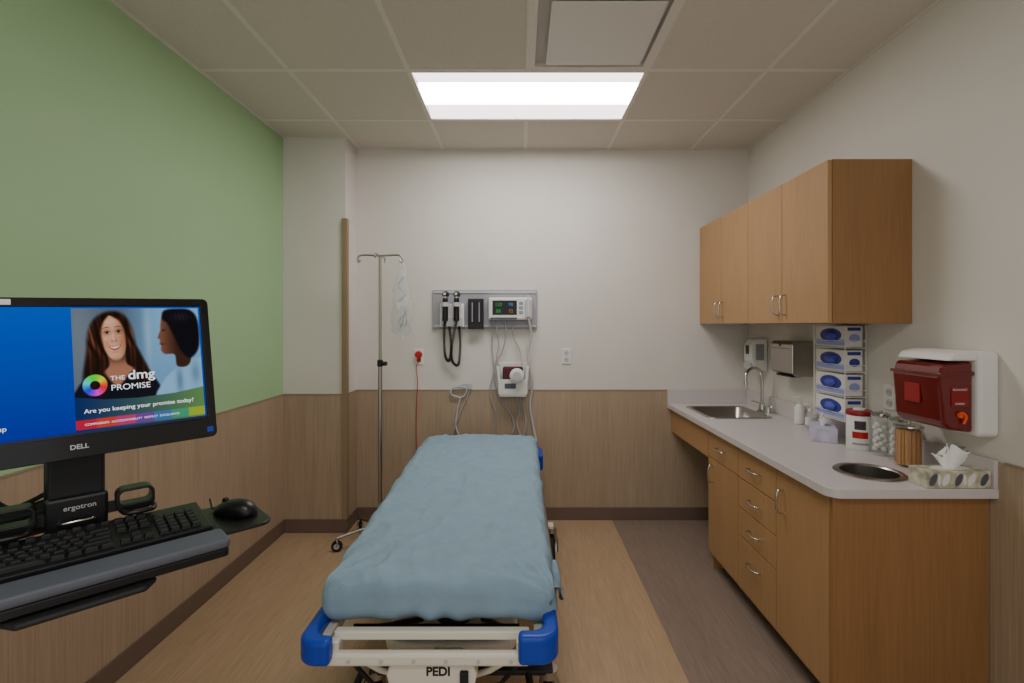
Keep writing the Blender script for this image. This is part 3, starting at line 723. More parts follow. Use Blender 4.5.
def sheetfn(p):
    x, y, z_ = p.x, p.y, p.z
    side = min(1.0, max(0, (abs(x)-0.24)/0.12))
    top = 1.0 if z_ > 0 else 0.0
    def ridge(v): return (1-min(1,abs(v)))**3
    w = 0.004*noise.noise(Vector((x*7, y*2.0, 0)))
    w += 0.007*ridge(noise.noise(Vector((x*5+y*1.5, y*3.2-x*2, 7)))*2.6)
    w += 0.005*ridge(noise.noise(Vector((x*9-y*3, y*4+x*3, 2)))*3.0)
    w += 0.0024*ridge(noise.noise(Vector((x*20+y*6, y*11-x*5, 12)))*2.8)
    for cxn, cyn, amp in ((-HX, -HY, 0.010), (HX, -HY, 0.013), (HX, HY, 0.005), (-HX, HY, 0.005)):
        dx, dy_ = x-cxn, y-cyn; dd = math.hypot(dx, dy_); an = math.atan2(dy_, dx)
        w += amp*math.exp(-dd*4.5)*math.sin(an*15+dd*7)*min(1, dd*10)
    z2 = z_ + (w*top)
    low = max(0.0, -z_/0.055)
    sidew = 0.009*noise.noise(Vector((y*9, z_*7, 3))) + 0.004*noise.noise(Vector((y*26, z_*14, 9)))
    xx = x*(1.0+0.014*math.sin(y*31+math.sin(y*11)*2)*low) + (math.copysign(1, x)*sidew*1.2 if side > 0.9 else 0)
    yy = y + ((0.009*math.sin(x*44+math.sin(x*13)*2)*low + 0.009*noise.noise(Vector((x*12, z_*12, 5)))) if y < -HY+0.08 else 0)
    Y = MC+yy
    t = max(0, min(1, (Y-MY0)/(MY1-MY0)))
    zb = 0.572+0.065*t*t*(3-2*t)
    if z_ < 0: z2 -= 0.010*abs(math.sin(x*9+1))*(1 if y < -HY+0.05 else 0)
    z2 += 0.010*(1-(x/HX)**2)*top
    ce = max(0, (abs(x)-0.22)/0.15)*max(0, 1-(Y-MY0)/0.22)
    z2 -= 0.014*ce*ce*top
    if x > 0.26 and Y < 1.85:      # loose corner at the near right
        q = (x-0.26)/0.1*max(0, (1.85-Y)/0.30); z2 -= 0.010*q*low; xx += 0.022*q*(0.3+low)
    return Vector((bx+xx, Y, zb+z2))
rbox('fitted_sheet_mattress', HX, HY, 0.062, 0.05, 100, 260, 18, sheetfn, 'sheet', T)
bm = bmesh.new(); gridv = []
for i in range(17):
    row = []
    for j in range(9):
        s, t = i/16, j/8
        X_ = bx+HX-0.012+0.040*math.sin(t*1.7)+0.006*math.sin(s*14+t*4)
        Y_ = 1.56+0.20*s; Z_ = 0.605-0.085*t*(1-abs(2*s-1)**2)-0.008*s
        row.append(bm.verts.new((X_, Y_, Z_)))
    gridv.append(row)
for i in range(16):
    for j in range(8): bm.faces.new((gridv[i][j], gridv[i+1][j], gridv[i+1][j+1], gridv[i][j+1]))
me = bpy.data.meshes.new('tuck'); bm.to_mesh(me); bm.free(); link('sheet_corner_tuck', me, 'sheet', T, True)

box('mattress_deck', bx-0.33, bx+0.33, 1.60, 3.26, 0.494, 0.506, 'mattr', T)
for sx, nm in ((bx-0.335,'left'),(bx+0.322,'right')):
    box('side_beam_'+nm, sx-0.018, sx+0.018, 1.50, 3.34, 0.455, 0.493, 'offw', T, b=0.006)
box('foot_beam', bx-0.30, bx+0.29, 1.478, 1.505, 0.488, 0.516, 'offw', T, b=0.005)
box('foot_beam_lower', bx-0.31, bx+0.29, 1.435, 1.465, 0.437, 0.474, 'offw', T, b=0.008)
box('head_beam', bx-0.32, bx+0.30, 3.33, 3.36, 0.452, 0.49, 'offw', T, b=0.005)
for i, x in enumerate((-0.29, 0.265)):
    box('foot_bracket_%d' % i, bx+x-0.014, bx+x+0.014, 1.45, 1.50, 0.44, 0.50, 'offw', T, b=0.003)
tube('red_release_bar', [(bx-0.22,1.512,0.482),(bx-0.12,1.51,0.487),(bx-0.02,1.51,0.481),(bx+0.08,1.51,0.486),(bx+0.2,1.512,0.480)], 0.0038, 'red', T)
tube('red_release_bar_diag', [(bx-0.20,1.54,0.462),(bx-0.12,1.535,0.482),(bx-0.02,1.535,0.465)], 0.005, 'red', T)
tube('red_release_bar_diag_b', [(bx+0.02,1.54,0.465),(bx+0.12,1.535,0.482),(bx+0.20,1.535,0.462)], 0.005, 'red', T)
tube('black_cross_rod', [(bx-0.28,1.60,0.455),(bx+0.26,1.60,0.455)], 0.009, 'mblack', T, smooth=False)
for sx in (-1, 1):
    tube('under_strut_%d' % (sx+1), [(bx+sx*0.25,1.50,0.43),(bx+sx*0.17,1.52,0.37),(bx+sx*0.11,1.55,0.33)], 0.009, 'offw', T, smooth=False)
    tube('brake_rod_%d' % (sx+1), [(bx+sx*0.29,1.52,0.43),(bx+sx*0.20,1.54,0.31),(bx+sx*0.14,1.60,0.26)], 0.007, 'mblack', T, smooth=False)
for i in range(6):
    lathe('bolt_%d' % i, [(0.006,0),(0.006,-0.003),(0,-0.004)], (bx-0.24+i*0.095, 1.435, 0.455), 'lgrey', T, n=12, axis='y')
def bumper(nm, cx_, cy_, sx, sy, fx=0.10, sl=0.16, z0=0.425, z1=0.512):
    r = 0.06; th = 0.045
    out = [(-fx, 0)]
    for k in range(9):
        a = math.radians(90-90*k/8); out.append((-r+r*math.cos(a), -r+r*math.sin(a)))
    out += [(0, -sl), (-th*0.6, -sl-0.01), (-th, -sl+0.02)]
    r2 = r-th*0.55
    for k in range(7):
        a = math.radians(90*k/6); out.append((-th-r2+r2*math.cos(a), -th-r2+r2*math.sin(a)))
    out += [(-fx, -th)]
    pts = [(cx_+sx*p[0], cy_+sy*p[1]) for p in out]
    o = prism(nm, pts, 'z', z0, z1, 'blue', T, b=0.014, seg=4)
    return o
bumper('bumper_foot_left', -0.650, 1.405, -1, -1, 0.10, 0.22, 0.454, 0.528)
bumper('bumper_foot_right', 0.115, 1.405, 1, -1, 0.12, 0.24, 0.457, 0.543)
bumper('bumper_head_left', -0.648, 3.40, -1, 1, 0.10, 0.18, 0.44, 0.54)
bumper('bumper_head_right', 0.15, 3.40, 1, 1, 0.12, 0.24, 0.50, 0.60)
box('bumper_arm_head_right', 0.065, 0.115, 3.2, 3.38, 0.475, 0.51, 'offw', T)
prism('foot_cover', [(bx-0.11,0.30),(bx-0.135,0.40),(bx-0.125,0.432),(bx+0.125,0.432),(bx+0.135,0.40),(bx+0.11,0.30)], 'y', 1.45, 1.50, 'offw', T, b=0.008)
text('cover_lettering', 'PEDI', 0.036, (bx+0.02,1.4490,0.414), (math.pi/2,0,0), 'black', T, bold=0.0012)
box('pedal_latch', bx+0.085, bx+0.11, 1.435, 1.449, 0.38, 0.42, 'mblack', T, b=0.003)
for sx, nm in ((bx-0.385,'left'),(bx+0.385,'right')):
    tube('side_rail_'+nm, [(sx,1.95,0.42),(sx,1.97,0.47),(sx,2.05,0.485),(sx,2.6,0.485),(sx,2.9,0.485),(sx,2.98,0.47),(sx,3.0,0.42)], 0.012, 'steel', T)
    tube('side_rail_low_'+nm, [(sx,1.95,0.42),(sx,2.0,0.37),(sx,2.1,0.36),(sx,2.85,0.36),(sx,2.95,0.37),(sx,3.0,0.42)], 0.012, 'steel', T)
    for k in range(5):
        cyl('rail_bar_%s_%d' % (nm,k), (sx,2.08+k*0.19,0.36), (sx,2.08+k*0.19,0.485), 0.008, 'steel', T)
    for k in (0,1): cyl('rail_link_%s_%d' % (nm,k), (sx,2.1+k*0.6,0.47), ((bx-0.33 if sx < bx else bx+0.32),2.1+k*0.6,0.47), 0.008, 'steel', T)
for i, y in enumerate((1.98, 2.85)):
    lathe('lift_column_%d' % i, [(0.075,0.27),(0.075,0.30)]+[(0.06+0.012*(k % 2), 0.30+k*0.012) for k in range(12)]+[(0.06,0.452)], (bx,y,0), 'mblack', T)
    box('column_head_%d' % i, bx-0.32, bx+0.3, y-0.05, y+0.05, 0.452, 0.492, 'offw', T, b=0.004)
prism('chassis_cover', rrect(bx-0.25, bx+0.25, 1.80, 3.0, 0.08), 'z', 0.22, 0.27, 'offw', T, b=0.015, seg=3)
cas = ((bx-0.235,1.70),(bx+0.36,1.70),(bx-0.36,2.9),(bx+0.445,2.88))
for i, (x, y) in enumerate(cas):
    caster('caster_%d' % i, x, y, 0.105, T, w=0.038, yaw=math.radians((40,-20,10,0)[i]), stem=0.0)
box('caster_beam_0', bx-0.255, bx+0.375, 1.67, 1.73, 0.2425, 0.262, 'mblack', T, b=0.006)
box('caster_beam_1', bx-0.38, bx+0.46, 2.86, 2.92, 0.2425, 0.268, 'offw', T, b=0.006)
box('frame_spine', bx-0.05, bx+0.05, 1.70, 2.95, 0.225, 0.255, 'offw', T)
tube('brake_pedal', [(bx-0.28,1.68,0.25),(bx-0.29,1.56,0.2),(bx-0.24,1.52,0.18),(bx-0.12,1.52,0.18)], 0.012, 'mblack', T)
tube('steer_pedal', [(bx+0.12,1.52,0.2),(bx+0.26,1.52,0.2),(bx+0.3,1.56,0.21),(bx+0.29,1.68,0.25)], 0.012, 'mblack', T)
tube('gas_spring', [(bx-0.2,1.62,0.44),(bx-0.12,1.9,0.3)], 0.012, 'darksteel', T, smooth=False)
tube('gas_spring_2', [(bx+0.2,1.62,0.44),(bx+0.12,1.9,0.3)], 0.012, 'darksteel', T, smooth=False)

# ------------------------------------------------------------------ monitor
MR = (math.radians(-10), math.radians(-1.5), math.radians(45))
Mo = empty('computer_monitor', (-0.925, 1.020, 1.331), MR, True)
W2, H2 = 0.243, 0.165
pr = rrect(-W2, W2, -H2, H2, 0.012)
bz = prism('bezel', pr, 'y', -0.02, 0.012, 'gloss', Mo)
SX, SZ0, SZ1 = W2-0.017, -H2+0.045, H2-0.018
c = box('c', -SX, SX, -0.03, -0.017, SZ0, SZ1, 'gloss'); c.parent = Mo
boolcut(bz, [c]); bev(bz, 0.003, 2, 40)
prism('rear_shell', rrect(-W2*0.85, W2*0.85, -H2*0.8, H2*0.8, 0.04), 'y', 0.012, 0.045, 'mblack', Mo, b=0.015, seg=3)
M['scr'] = bpy.data.materials.new('screen_blue'); m = M['scr']; m.use_nodes = True; nt = m.node_tree; nt.nodes.clear()
m.cycles.emission_sampling = 'NONE'
tc = nt.nodes.new('ShaderNodeTexCoord'); sp = nt.nodes.new('ShaderNodeSeparateXYZ'); rp = nt.nodes.new('ShaderNodeValToRGB')
mr = nt.nodes.new('ShaderNodeMapRange'); mr.inputs['From Min'].default_value = SZ0; mr.inputs['From Max'].default_value = SZ1
em = nt.nodes.new('ShaderNodeEmission'); ou = nt.nodes.new('ShaderNodeOutputMaterial')
rp.color_ramp.elements[0].color = lin((10,40,160)); rp.color_ramp.elements[1].color = lin((0,84,200))
nt.links.new(tc.outputs['Object'], sp.inputs[0]); nt.links.new(sp.outputs['Z'], mr.inputs['Value']); nt.links.new(mr.outputs[0], rp.inputs['Fac'])
nt.links.new(rp.outputs['Color'], em.inputs['Color']); nt.links.new(em.outputs[0], ou.inputs[0]); em.inputs['Strength'].default_value = 0.9
box('screen', -SX, SX, -0.0172, -0.0162, SZ0, SZ1, 'scr', Mo)

# picture displayed on the screen: one flat mesh, colours computed procedurally per vertex
U0, U1 = -0.004, SX-0.004; V0, V1 = SZ0+0.006, SZ1-0.004
N = 300
A_, B2 = np.meshgrid((np.arange(N)+0.5)/N, (np.arange(N)+0.5)/N)   # a right, b up
A0_, B0_ = A_.copy(), B2.copy()
img = np.zeros((N, N, 3)); img[:] = (86,100,114)
def over(mask, rgb):
    global img
    c = np.array(rgb, dtype=float)
    if c.ndim == 1: c = c[None,None,:]
    img = img*(1-mask[...,None]) + c*mask[...,None]
def sd(poly, smooth=True):
    if smooth: poly = [(p.x, p.y) for p in cr([Vector((a,b,0)) for a,b in poly], True, 6)]
    P_ = np.array(poly); d = np.full((N,N), 9.0); ins = np.zeros((N,N), bool); n = len(P_)
    for i in range(n):
        x0_, y0_ = P_[i]; x1_, y1_ = P_[(i+1) % n]
        ex, ey = x1_-x0_, y1_-y0_; L2 = ex*ex+ey*ey+1e-12
        t = np.clip(((A_-x0_)*ex+(B2-y0_)*ey)/L2, 0, 1)
        d = np.minimum(d, np.hypot(A_-x0_-t*ex, B2-y0_-t*ey))
        cond = ((y0_ > B2) != (y1_ > B2)) & (A_ < ex*(B2-y0_)/(ey+1e-12 if abs(ey) < 1e-12 else ey)+x0_)
        ins ^= cond
    return np.where(ins, -d, d)
def soft(poly, w=0.006, smooth=True): return np.clip(0.5-sd(poly, smooth)/w, 0, 1)
def gauss(cx_, cy_, rx, ry): return np.exp(-(((A_-cx_)/rx)**2+((B2-cy_)/ry)**2))
def mul(mask, k):
    global img
    img = img*(1-mask[...,None]*(1-k))
over(np.clip((A_-0.36)/0.25, 0, 1), (104,152,192))
over(np.clip((A_-0.50)/0.2, 0, 1)*np.clip((B2-0.4)/0.4,0,1)*0.6, (140,186,218))
over(gauss(0.05,0.8,0.12,0.5)*0.8, (112,124,138)); over(gauss(0.56,0.75,0.03,0.3)*0.35, (190,214,230))
bl = soft([(0.0,0.2),(0.02,0.34),(0.10,0.43),(0.2,0.46),(0.31,0.34),(0.43,0.46),(0.56,0.42),(0.64,0.3),(0.65,0.2)], 0.02)
# head tilted slightly: rotate picture coordinates about the neck
th_ = math.radians(5); ca_, sa_ = math.cos(th_), math.sin(th_); pc = (0.315, 0.55)
A_, B2 = pc[0]+(A0_-pc[0])*ca_+(B0_-pc[1])*sa_, pc[1]-(A0_-pc[0])*sa_+(B0_-pc[1])*ca_
hs = np.sin(A_*80+np.sin(B2*9)*2.5+np.sin(B2*23+A_*20)*0.8)*0.5+0.5
hs2 = np.sin(A_*190+np.sin(B2*7)*4)*0.5+0.5
sheen = np.exp(-((B2-0.72-0.2*np.abs(A_-0.31))/0.13)**2)*0.8+0.25
hairc = np.stack([34+(62*hs*hs2+22*hs)*sheen, 21+(36*hs*hs2+12*hs)*sheen, 16+(20*hs*hs2+8*hs)*sheen], -1)
hair = soft([(0.09,0.26),(0.05,0.42),(0.095,0.62),(0.135,0.82),(0.20,0.93),(0.31,0.975),(0.41,0.94),(0.46,0.82),(0.48,0.62),(0.54,0.45),(0.55,0.28)], 0.03)
img = img*(1-hair[...,None])+hairc*hair[...,None]
neck = soft([(0.26,0.66),(0.375,0.66),(0.38,0.52),(0.45,0.44),(0.32,0.32),(0.18,0.44),(0.25,0.52)], 0.016); over(neck, (164,110,86))
mul(neck*gauss(0.33,0.585,0.10,0.05), 0.5)
over(bl, (24,25,33))
for poly in ([(0.08,0.28),(0.08,0.5),(0.14,0.68),(0.20,0.6),(0.21,0.44),(0.19,0.3)], [(0.415,0.62),(0.475,0.64),(0.53,0.45),(0.55,0.3),(0.46,0.3),(0.435,0.42)]):
    mk = soft(poly, 0.035); img = img*(1-mk[...,None])+hairc*mk[...,None]
face = soft([(0.315,0.552),(0.270,0.580),(0.236,0.655),(0.221,0.75),(0.224,0.85),(0.26,0.92),(0.315,0.94),(0.37,0.92),(0.404,0.85),(0.407,0.75),(0.394,0.655),(0.360,0.580)], 0.014)
fx_ = (A_-0.300)/0.1; rgt = np.clip(fx_,0,1.2)**2; lft = np.clip(-fx_-0.25,0,1)**1.5
fc = np.stack([214-60*rgt-56*lft, 158-58*rgt-54*lft, 126-54*rgt-50*lft], -1)
img = img*(1-face[...,None])+fc*face[...,None]
over(face*gauss(0.264,0.715,0.028,0.030)*0.45, (222,132,108)); over(face*gauss(0.362,0.715,0.028,0.030)*0.40, (202,112,92))
over(face*gauss(0.298,0.885,0.055,0.028)*0.5, (236,188,158)); over(face*gauss(0.309,0.755,0.008,0.045)*0.5, (238,190,162))
over(face*gauss(0.255,0.745,0.02,0.015)*0.4, (240,192,164))
mul(face*gauss(0.315,0.552,0.08,0.022), 0.7)
for s in (-1, 1):
    ex = 0.313+s*0.043
    mul(gauss(ex,0.803,0.028,0.020)*face, 0.62)
    over(soft([(ex-s*0.028,0.833),(ex-s*0.0,0.845),(ex+s*0.030,0.833),(ex+s*0.0,0.837)], 0.007)*0.8, (66,42,32))
    over(soft([(ex-0.020,0.793),(ex,0.802),(ex+0.020,0.794),(ex,0.787)], 0.005)*0.8, (190,178,170))
    over(soft([(ex+0.010*math.cos(a),0.7955+0.009*math.sin(a)) for a in [k*math.pi/5 for k in range(10)]], 0.005), (34,24,22))
    over(soft([(ex-0.024,0.793),(ex,0.808),(ex+0.025,0.796),(ex,0.801)], 0.005), (34,22,20))
    mul(gauss(ex,0.780,0.018,0.005), 0.82)
    mul(gauss(0.313+s*0.015,0.724,0.006,0.005), 0.55)
    mul(gauss(0.313+s*0.054,0.70,0.005,0.022), 0.86)
mul(gauss(0.313,0.716,0.020,0.006), 0.80); mul(gauss(0.329,0.75,0.006,0.03), 0.88)
over(soft([(0.266,0.680),(0.29,0.679),(0.313,0.676),(0.336,0.679),(0.360,0.680),(0.340,0.651),(0.313,0.641),(0.287,0.651)], 0.007), (160,76,72))
over(soft([(0.276,0.675),(0.313,0.671),(0.350,0.675),(0.332,0.661),(0.313,0.656),(0.294,0.661)], 0.006), (228,222,216))
mul(gauss(0.313,0.626,0.026,0.007), 0.84)
for poly in ([(0.30,0.96),(0.245,0.93),(0.20,0.83),(0.195,0.62),(0.228,0.66),(0.228,0.80),(0.255,0.885),(0.29,0.93)], [(0.29,0.96),(0.375,0.945),(0.42,0.84),(0.435,0.62),(0.403,0.66),(0.40,0.80),(0.372,0.885),(0.33,0.925)]):
    mk = soft(poly, 0.020); img = img*(1-mk[...,None])+hairc*0.85*mk[...,None]
A_, B2 = A0_, B0_
hs2 = np.sin(A_*190+np.sin(B2*7)*4)*0.5+0.5
# second person in profile
sh_ = soft([(0.62,0.2),(0.66,0.34),(0.76,0.44),(0.88,0.5),(1.02,0.52),(1.02,0.2)], 0.02)
over(sh_, (132,178,214)); mul(sh_*gauss(0.8,0.34,0.03,0.12), 0.72); mul(sh_*gauss(0.94,0.4,0.04,0.1), 0.76)
pf = soft([(0.70,0.94),(0.668,0.86),(0.662,0.80),(0.638,0.735),(0.655,0.715),(0.652,0.68),(0.662,0.66),(0.66,0.62),(0.69,0.585),(0.77,0.575),(0.79,0.47),(0.9,0.5),(0.92,0.8),(0.84,0.92)], 0.014)
over(pf, (118,76,58)); mul(pf*np.clip((A_-0.67)/0.12,0,1), 0.5); mul(gauss(0.672,0.675,0.018,0.006), 0.5); mul(gauss(0.69,0.80,0.014,0.008), 0.4)
ph = soft([(0.685,0.90),(0.70,0.975),(0.80,0.995),(0.93,0.98),(0.99,0.88),(0.99,0.66),(0.94,0.56),(0.88,0.545),(0.82,0.62),(0.775,0.74),(0.725,0.86)], 0.022)
over(ph, (20,18,24)); over(ph*gauss(0.84,0.92,0.08,0.04)*0.5*(0.5+0.5*hs2), (60,52,60))
bn = soft([(-0.02,-0.02),(1.02,-0.02),(1.02,0.27),(0.75,0.235),(0.45,0.225),(0.2,0.24),(-0.02,0.28)], 0.006, False)
bc = np.stack([24+70*A_, 44+90*A_, 96-20*A_], -1); img = img*(1-bn[...,None])+bc*bn[...,None]
cols = [(190,30,60),(200,60,50),(190,50,110),(110,60,150),(60,110,170),(60,150,110),(150,170,50)]
for i, c_ in enumerate(cols):
    over(soft([(i/7,0.015),((i+1)/7+0.02,0.015),((i+1)/7+0.02,0.09),(i/7,0.09)], 0.006, False), c_)
ang = (np.arctan2(B2-0.36, A_-0.145)/(2*np.pi)) % 1.0; rad = np.hypot(A_-0.145, B2-0.36)
wheel = np.clip(0.5-(np.abs(rad-0.062)-0.026)/0.006, 0, 1)
hue = (ang*1.0+0.05) % 1.0
def hsv(h):
    k = lambda n: np.clip(np.abs(((h*6+n) % 6)-3)-1, 0, 1)
    return np.stack([k(0), k(4), k(2)], -1)*190+40
img = img*(1-wheel[...,None])+hsv(hue)*wheel[...,None]
img = np.clip(img, 0, 255)/255.0
linimg = np.where(img <= 0.04045, img/12.92, ((img+0.055)/1.055)**2.4)
ys_, xs_ = np.mgrid[0:N, 0:N]
vx = U0+(xs_.ravel()+0.5)/N*(U1-U0); vz = V0+(ys_.ravel()+0.5)/N*(V1-V0)
verts = [(float(a), -0.0178, float(b)) for a, b in zip(vx, vz)]
faces = [(j*N+i, j*N+i+1, (j+1)*N+i+1, (j+1)*N+i) for j in range(N-1) for i in range(N-1)]
me = bpy.data.meshes.new('screen_picture'); me.from_pydata(verts, [], faces)
att = me.color_attributes.new('pic', 'FLOAT_COLOR', 'POINT')
buf = np.ones((N*N, 4), dtype=np.float32); buf[:, :3] = linimg.reshape(-1, 3); att.data.foreach_set('color', buf.ravel())
m = bpy.data.materials.new('screen_picture'); m.use_nodes = True; nt = m.node_tree; nt.nodes.clear(); m.cycles.emission_sampling = 'NONE'
at = nt.nodes.new('ShaderNodeAttribute'); at.attribute_name = 'pic'; em = nt.nodes.new('ShaderNodeEmission'); ou = nt.nodes.new('ShaderNodeOutputMaterial')
em.inputs['Strength'].default_value = 0.95
nt.links.new(at.outputs['Color'], em.inputs['Color']); nt.links.new(em.outputs[0], ou.inputs[0])
link('screen_picture', me, m, Mo)
M['ewhite'] = emis('screen_text_white', (245,248,255), 1.1)
def stext(nm, s, size, a, b, bold=0.0, align='LEFT'):
    text(nm, s, size, (U0+a*(U1-U0), -0.0182, V0+b*(V1-V0)), (math.pi/2,0,0), 'ewhite', Mo, bold, align, 0.0)
stext('screen_text_the', 'THE', 0.0135, 0.255, 0.405); stext('screen_text_org', 'dmg', 0.028, 0.385, 0.42, 0.0004)
stext('screen_text_promise', 'PROMISE', 0.0175, 0.255, 0.325)
stext('screen_text_question', 'Are you keeping your promise today?', 0.0125, 0.06, 0.155, 0.0001)
stext('screen_text_values', 'COMPASSION  ACCOUNTABILITY  RESPECT  EXCELLENCE', 0.0062, 0.06, 0.05)
text('screen_text_corner', 'Group', 0.013, (-0.118,-0.0182,SZ0+0.030), (math.pi/2,0,0), 'ewhite', Mo, 0, 'CENTER', 0.0)
box('screen_taskbar', -SX, SX, -0.01795, -0.0175, SZ0, SZ0+0.0055, mat('taskbar_dark', (20,30,60), 0.4), Mo)
text('logo_lettering', 'DELL', 0.013, (0,-0.0208,-H2+0.022), (math.pi/2,0,0), 'lgrey', Mo, 0.0003)
box('energy_sticker', W2-0.020, W2-0.008, -0.0208, -0.0202, -H2+0.012, -H2+0.024, 'blue', Mo)
box('asset_sticker', -0.13, -0.09, -0.0208, -0.0202, H2-0.015, H2-0.004, 'white', Mo)

# ------------------------------------------------------------------ wall mount workstation
A = empty('monitor_wall_mount', (-0.955, 1.055, 1.0), (0,0,math.radians(45)), True)
box('column', -0.045, 0.045, -0.02, 0.03, -0.03, 0.30, 'mblack', A, b=0.006)
box('column_rail', -0.05, 0.05, 0.031, 0.06, -0.04, 0.25, 'black', A, b=0.004)
box('vesa_plate', -0.05, 0.05, 0.032, 0.04, 0.26, 0.40, 'mblack', A, b=0.002)
box('column_cover', -0.050, 0.050, -0.035, -0.015, -0.015, 0.08, 'black', A, b=0.006)
text('maker_lettering', 'ergotron', 0.0145, (0.004,-0.0365,0.058), (math.pi/2,0,0), 'lgrey', A, 0.0001)
tube('clip_loop', [(-0.03,-0.035,0.026),(-0.02,-0.05,0.032),(0.02,-0.05,0.032),(0.03,-0.035,0.026)], 0.003, 'chrome', A)
for s, nm in ((-1,'left'),(1,'right')):
    pr_ = rrect(min(s*0.062,s*0.130), max(s*0.062,s*0.130), 0.03, 0.080, 0.016)
    o = prism('scanner_cradle_'+nm, pr_, 'y', -0.05, -0.01, 'black', A)
    c = prism('c', rrect(min(s*0.062,s*0.130)+0.006, max(s*0.062,s*0.130)-0.006, 0.046, 0.074, 0.01), 'y', -0.07, 0.0, 'black'); c.parent = A
    boolcut(o, [c]); bev(o, 0.002, 2)
    box('cradle_arm_'+nm, min(s*0.04,s*0.07), max(s*0.04,s*0.07), -0.03, -0.01, 0.03, 0.05, 'mblack', A)
    tube('cradle_ring_'+nm, [(s*0.07,-0.05,0.035),(s*0.08,-0.08,0.035),(s*0.12,-0.08,0.035),(s*0.128,-0.05,0.035)], 0.005, 'black', A)
box('tray_bracket', -0.06, 0.06, -0.17, 0.0, -0.05, -0.034, 'mblack', A, b=0.004)
cyl('tray_pivot', (0,-0.02,-0.06), (0,-0.02,-0.03), 0.03, 'black', A)
inv = (Matrix.Translation((-0.955,1.055,1.0)) @ Euler((0,0,math.radians(45))).to_matrix().to_4x4()).inverted()
def lw(p): return tuple(inv @ Vector(p))
def barlink(nm, p0, p1, w, h, mt='mblack'):
    p0 = Vector(p0); p1 = Vector(p1); d = p1-p0; L = d.length; q = d.to_track_quat('X', 'Z')
    bm = bmesh.new(); bmesh.ops.create_cube(bm, size=1)
    for v in bm.verts: v.co = Vector((v.co.x*L, v.co.y*w, v.co.z*h))
    bmesh.ops.transform(bm, matrix=Matrix.Translation((p0+p1)/2) @ q.to_matrix().to_4x4(), verts=bm.verts)
    me = bpy.data.meshes.new(nm); bm.to_mesh(me); bm.free(); o = link(nm, me, mt, A); bev(o, 0.012, 3)
barlink('arm_upper', lw((-1.0,1.08,1.03)), lw((-1.33,0.80,0.98)), 0.05, 0.06)
barlink('arm_lower', lw((-1.33,0.80,0.90)), lw((-1.61,1.02,0.90)), 0.05, 0.06)
cyl('elbow', lw((-1.33,0.80,0.86)), lw((-1.33,0.80,1.02)), 0.035, 'black', A)
cyl('shoulder', lw((-1.605,1.02,0.86)), lw((-1.605,1.02,0.94)), 0.03, 'black', A)
o = box('wall_plate', -0.004, 0.004, -0.06, 0.06, -0.16, 0.16, 'mblack', None, b=0.002)
o.parent = A; o.matrix_local = inv @ Matrix.Translation((-1.6315,1.02,0.96))
for i in range(2):
    tube('arm_cable_%d' % i, [lw((-1.0,1.1,1.10-0.03*i)), lw((-1.08,1.04,1.05)), lw((-1.12,0.98,1.10+0.03*i)), lw((-1.2,0.92,1.06)), lw((-1.33,0.83,1.03))], 0.005, 'rub', A)

# keyboard tray
KL = (-0.765, 0.839, 1.0)
KT = empty('keyboard_tray', KL, (0,0,math.radians(45)), True)
prism('tray_plate', rrect(-0.255, 0.245, 0.02, 0.275, 0.02), 'z', -0.018, -0.008, 'mblack', KT, b=0.003)
prism('palm_rest', rrect(-0.25, 0.242, 0.0, 0.078, 0.012), 'z', -0.018, 0.002, 'palm', KT, b=0.008, seg=3)
prism('front_rail', rrect(-0.25, 0.24, 0.005, 0.05, 0.01), 'z', -0.036, -0.0185, 'black', KT, b=0.003)
prism('mouse_platform', rrect(0.20, 0.358, 0.10, 0.30, 0.03), 'z', -0.03, -0.022, 'black', KT, b=0.003)
prism('under_handle', [(-0.09,0.02),(-0.07,-0.01),(0.10,-0.01),(0.12,0.02),(0.10,0.08),(-0.07,0.08)], 'z', -0.052, -0.040, 'mblack', KT, b=0.005)
box('tray_neck', -0.05, 0.05, 0.08, 0.275, -0.033, -0.0185, 'mblack', KT, b=0.003)
KB = empty('computer_keyboard', KL, (0,0,math.radians(45)), True)
pts = [(0.084,-0.0075),(0.084,0.008),(0.235,0.02),(0.245,0.014),(0.245,-0.0075)]
prism('case', pts, 'x', -0.225, 0.228, 'black', KB, b=0.003)
bm = bmesh.new()
def key(x0, x1, y, d=0.0165):
    zt = 0.008+(y-0.088)*0.082
    g = bmesh.ops.create_cube(bm, size=1)
    for v in g['verts']:
        s = 0.8 if v.co.z > 0 else 1.0
        v.co = Vector(((x0+x1)/2+v.co.x*(x1-x0-0.0022)*s, y+v.co.y*d*s, zt+0.004+v.co.z*0.009))
u = 0.0188
rows = [(0.104, [1.25,1.25,1.25,6.25,1.25,1.25,1.25,1.25]), (0.123, [2.25]+[1]*10+[2.75]), (0.142, [1.75]+[1]*11+[2.25]),
        (0.161, [1.5]+[1]*12+[1.5]), (0.180, [1]*13+[2])]
xk = -0.216
for y, ws in rows:
    x = xk
    for w in ws: key(x, x+w*u, y); x += w*u
for k in range(13):
    x = xk+k*u*1.18; key(x, x+u*0.95, 0.212, 0.013)
x2 = xk+15.3*u
for (y, n_) in ((0.212,3),(0.180,3),(0.161,3)):
    for k in range(n_): key(x2+k*u, x2+k*u+u, y)
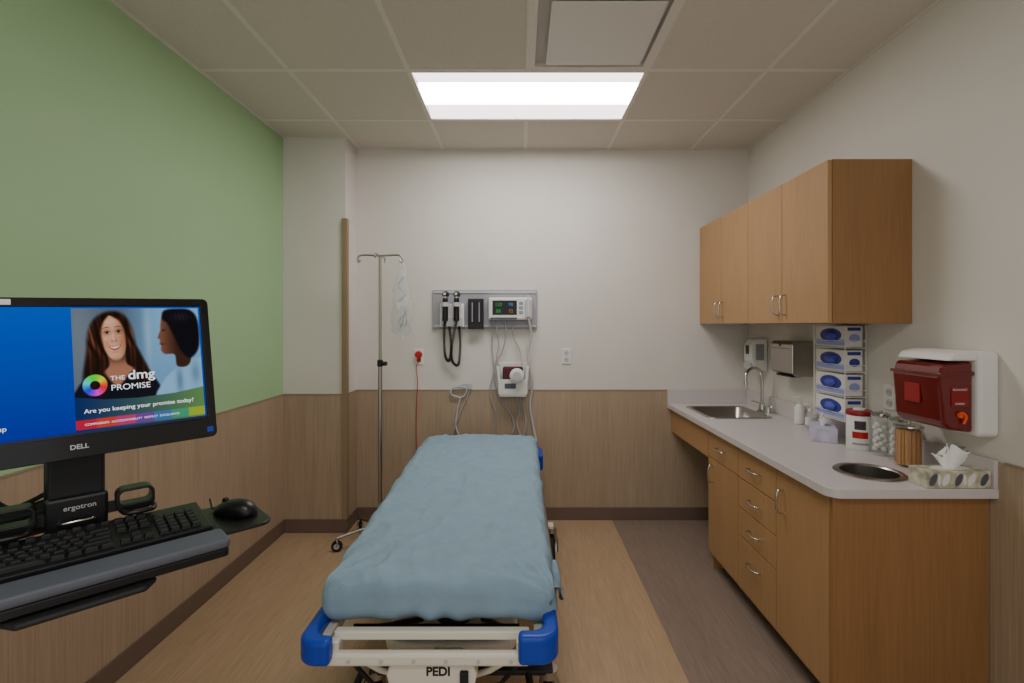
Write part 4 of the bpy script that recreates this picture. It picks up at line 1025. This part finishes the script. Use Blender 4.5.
key(x2+u, x2+2*u, 0.123)
for k in range(3): key(x2+k*u, x2+k*u+u, 0.104)
x3 = x2+3.35*u
for y in (0.104,0.123,0.142,0.161,0.180):
    for k in range(4): key(x3+k*u, x3+k*u+u, y)
me = bpy.data.meshes.new('keys'); bm.to_mesh(me); bm.free(); ko = link('keys', me, 'keys', KB); bev(ko, 0.001, 2)
# mouse
MS = empty('computer_mouse', (0,0,0), (0,0,0), True)
q = Vector((KL[0],KL[1],0)); d1 = Vector((.7071,.7071,0)); d2 = Vector((-.7071,.7071,0))
mp_ = q+d1*0.303+d2*0.205; MS.location = (mp_.x, mp_.y, 1.0-0.0218); MS.rotation_euler = (0,0,math.radians(75))
bm = bmesh.new(); bmesh.ops.create_uvsphere(bm, u_segments=32, v_segments=20, radius=1)
for v in bm.verts:
    c = v.co; zz = max(0, c.z)**0.75*0.036; wv = 0.031*(1-0.12*math.cos(c.y*2))
    v.co = Vector((math.copysign(abs(c.x)**0.8, c.x)*wv, c.y*0.056, zz*(1-0.18*c.y)))
me = bpy.data.meshes.new('m'); bm.to_mesh(me); bm.free(); link('shell', me, 'black', MS, True)
cyl('scroll_wheel', (-0.004,0.03,0.03), (0.004,0.03,0.03), 0.007, 'rub', MS)
tube('mouse_cord', [(0,0.054,0.01),(0.0,0.07,0.006),(0.01,0.085,0.012),(0.02,0.10,0.02)], 0.0022, 'rub', MS)

# ------------------------------------------------------------------ camera, world
cam = bpy.data.cameras.new('camera'); co = bpy.data.objects.new('camera', cam); COL.objects.link(co)
co.location = (0,0,1.44); co.rotation_euler = (math.pi/2,0,0)
cam.sensor_width = 36; cam.lens = 490/1024*36; cam.shift_x = -8/1024; cam.shift_y = -16.5/1024
cam.clip_start = 0.02
S.camera = co
# rear wall left out; world background is added fill light from behind the camera
wd = bpy.data.worlds.new('world'); S.world = wd; wd.use_nodes = True
wd.node_tree.nodes['Background'].inputs[0].default_value = (1.0,0.99,0.98,1); wd.node_tree.nodes['Background'].inputs[1].default_value = 0.95
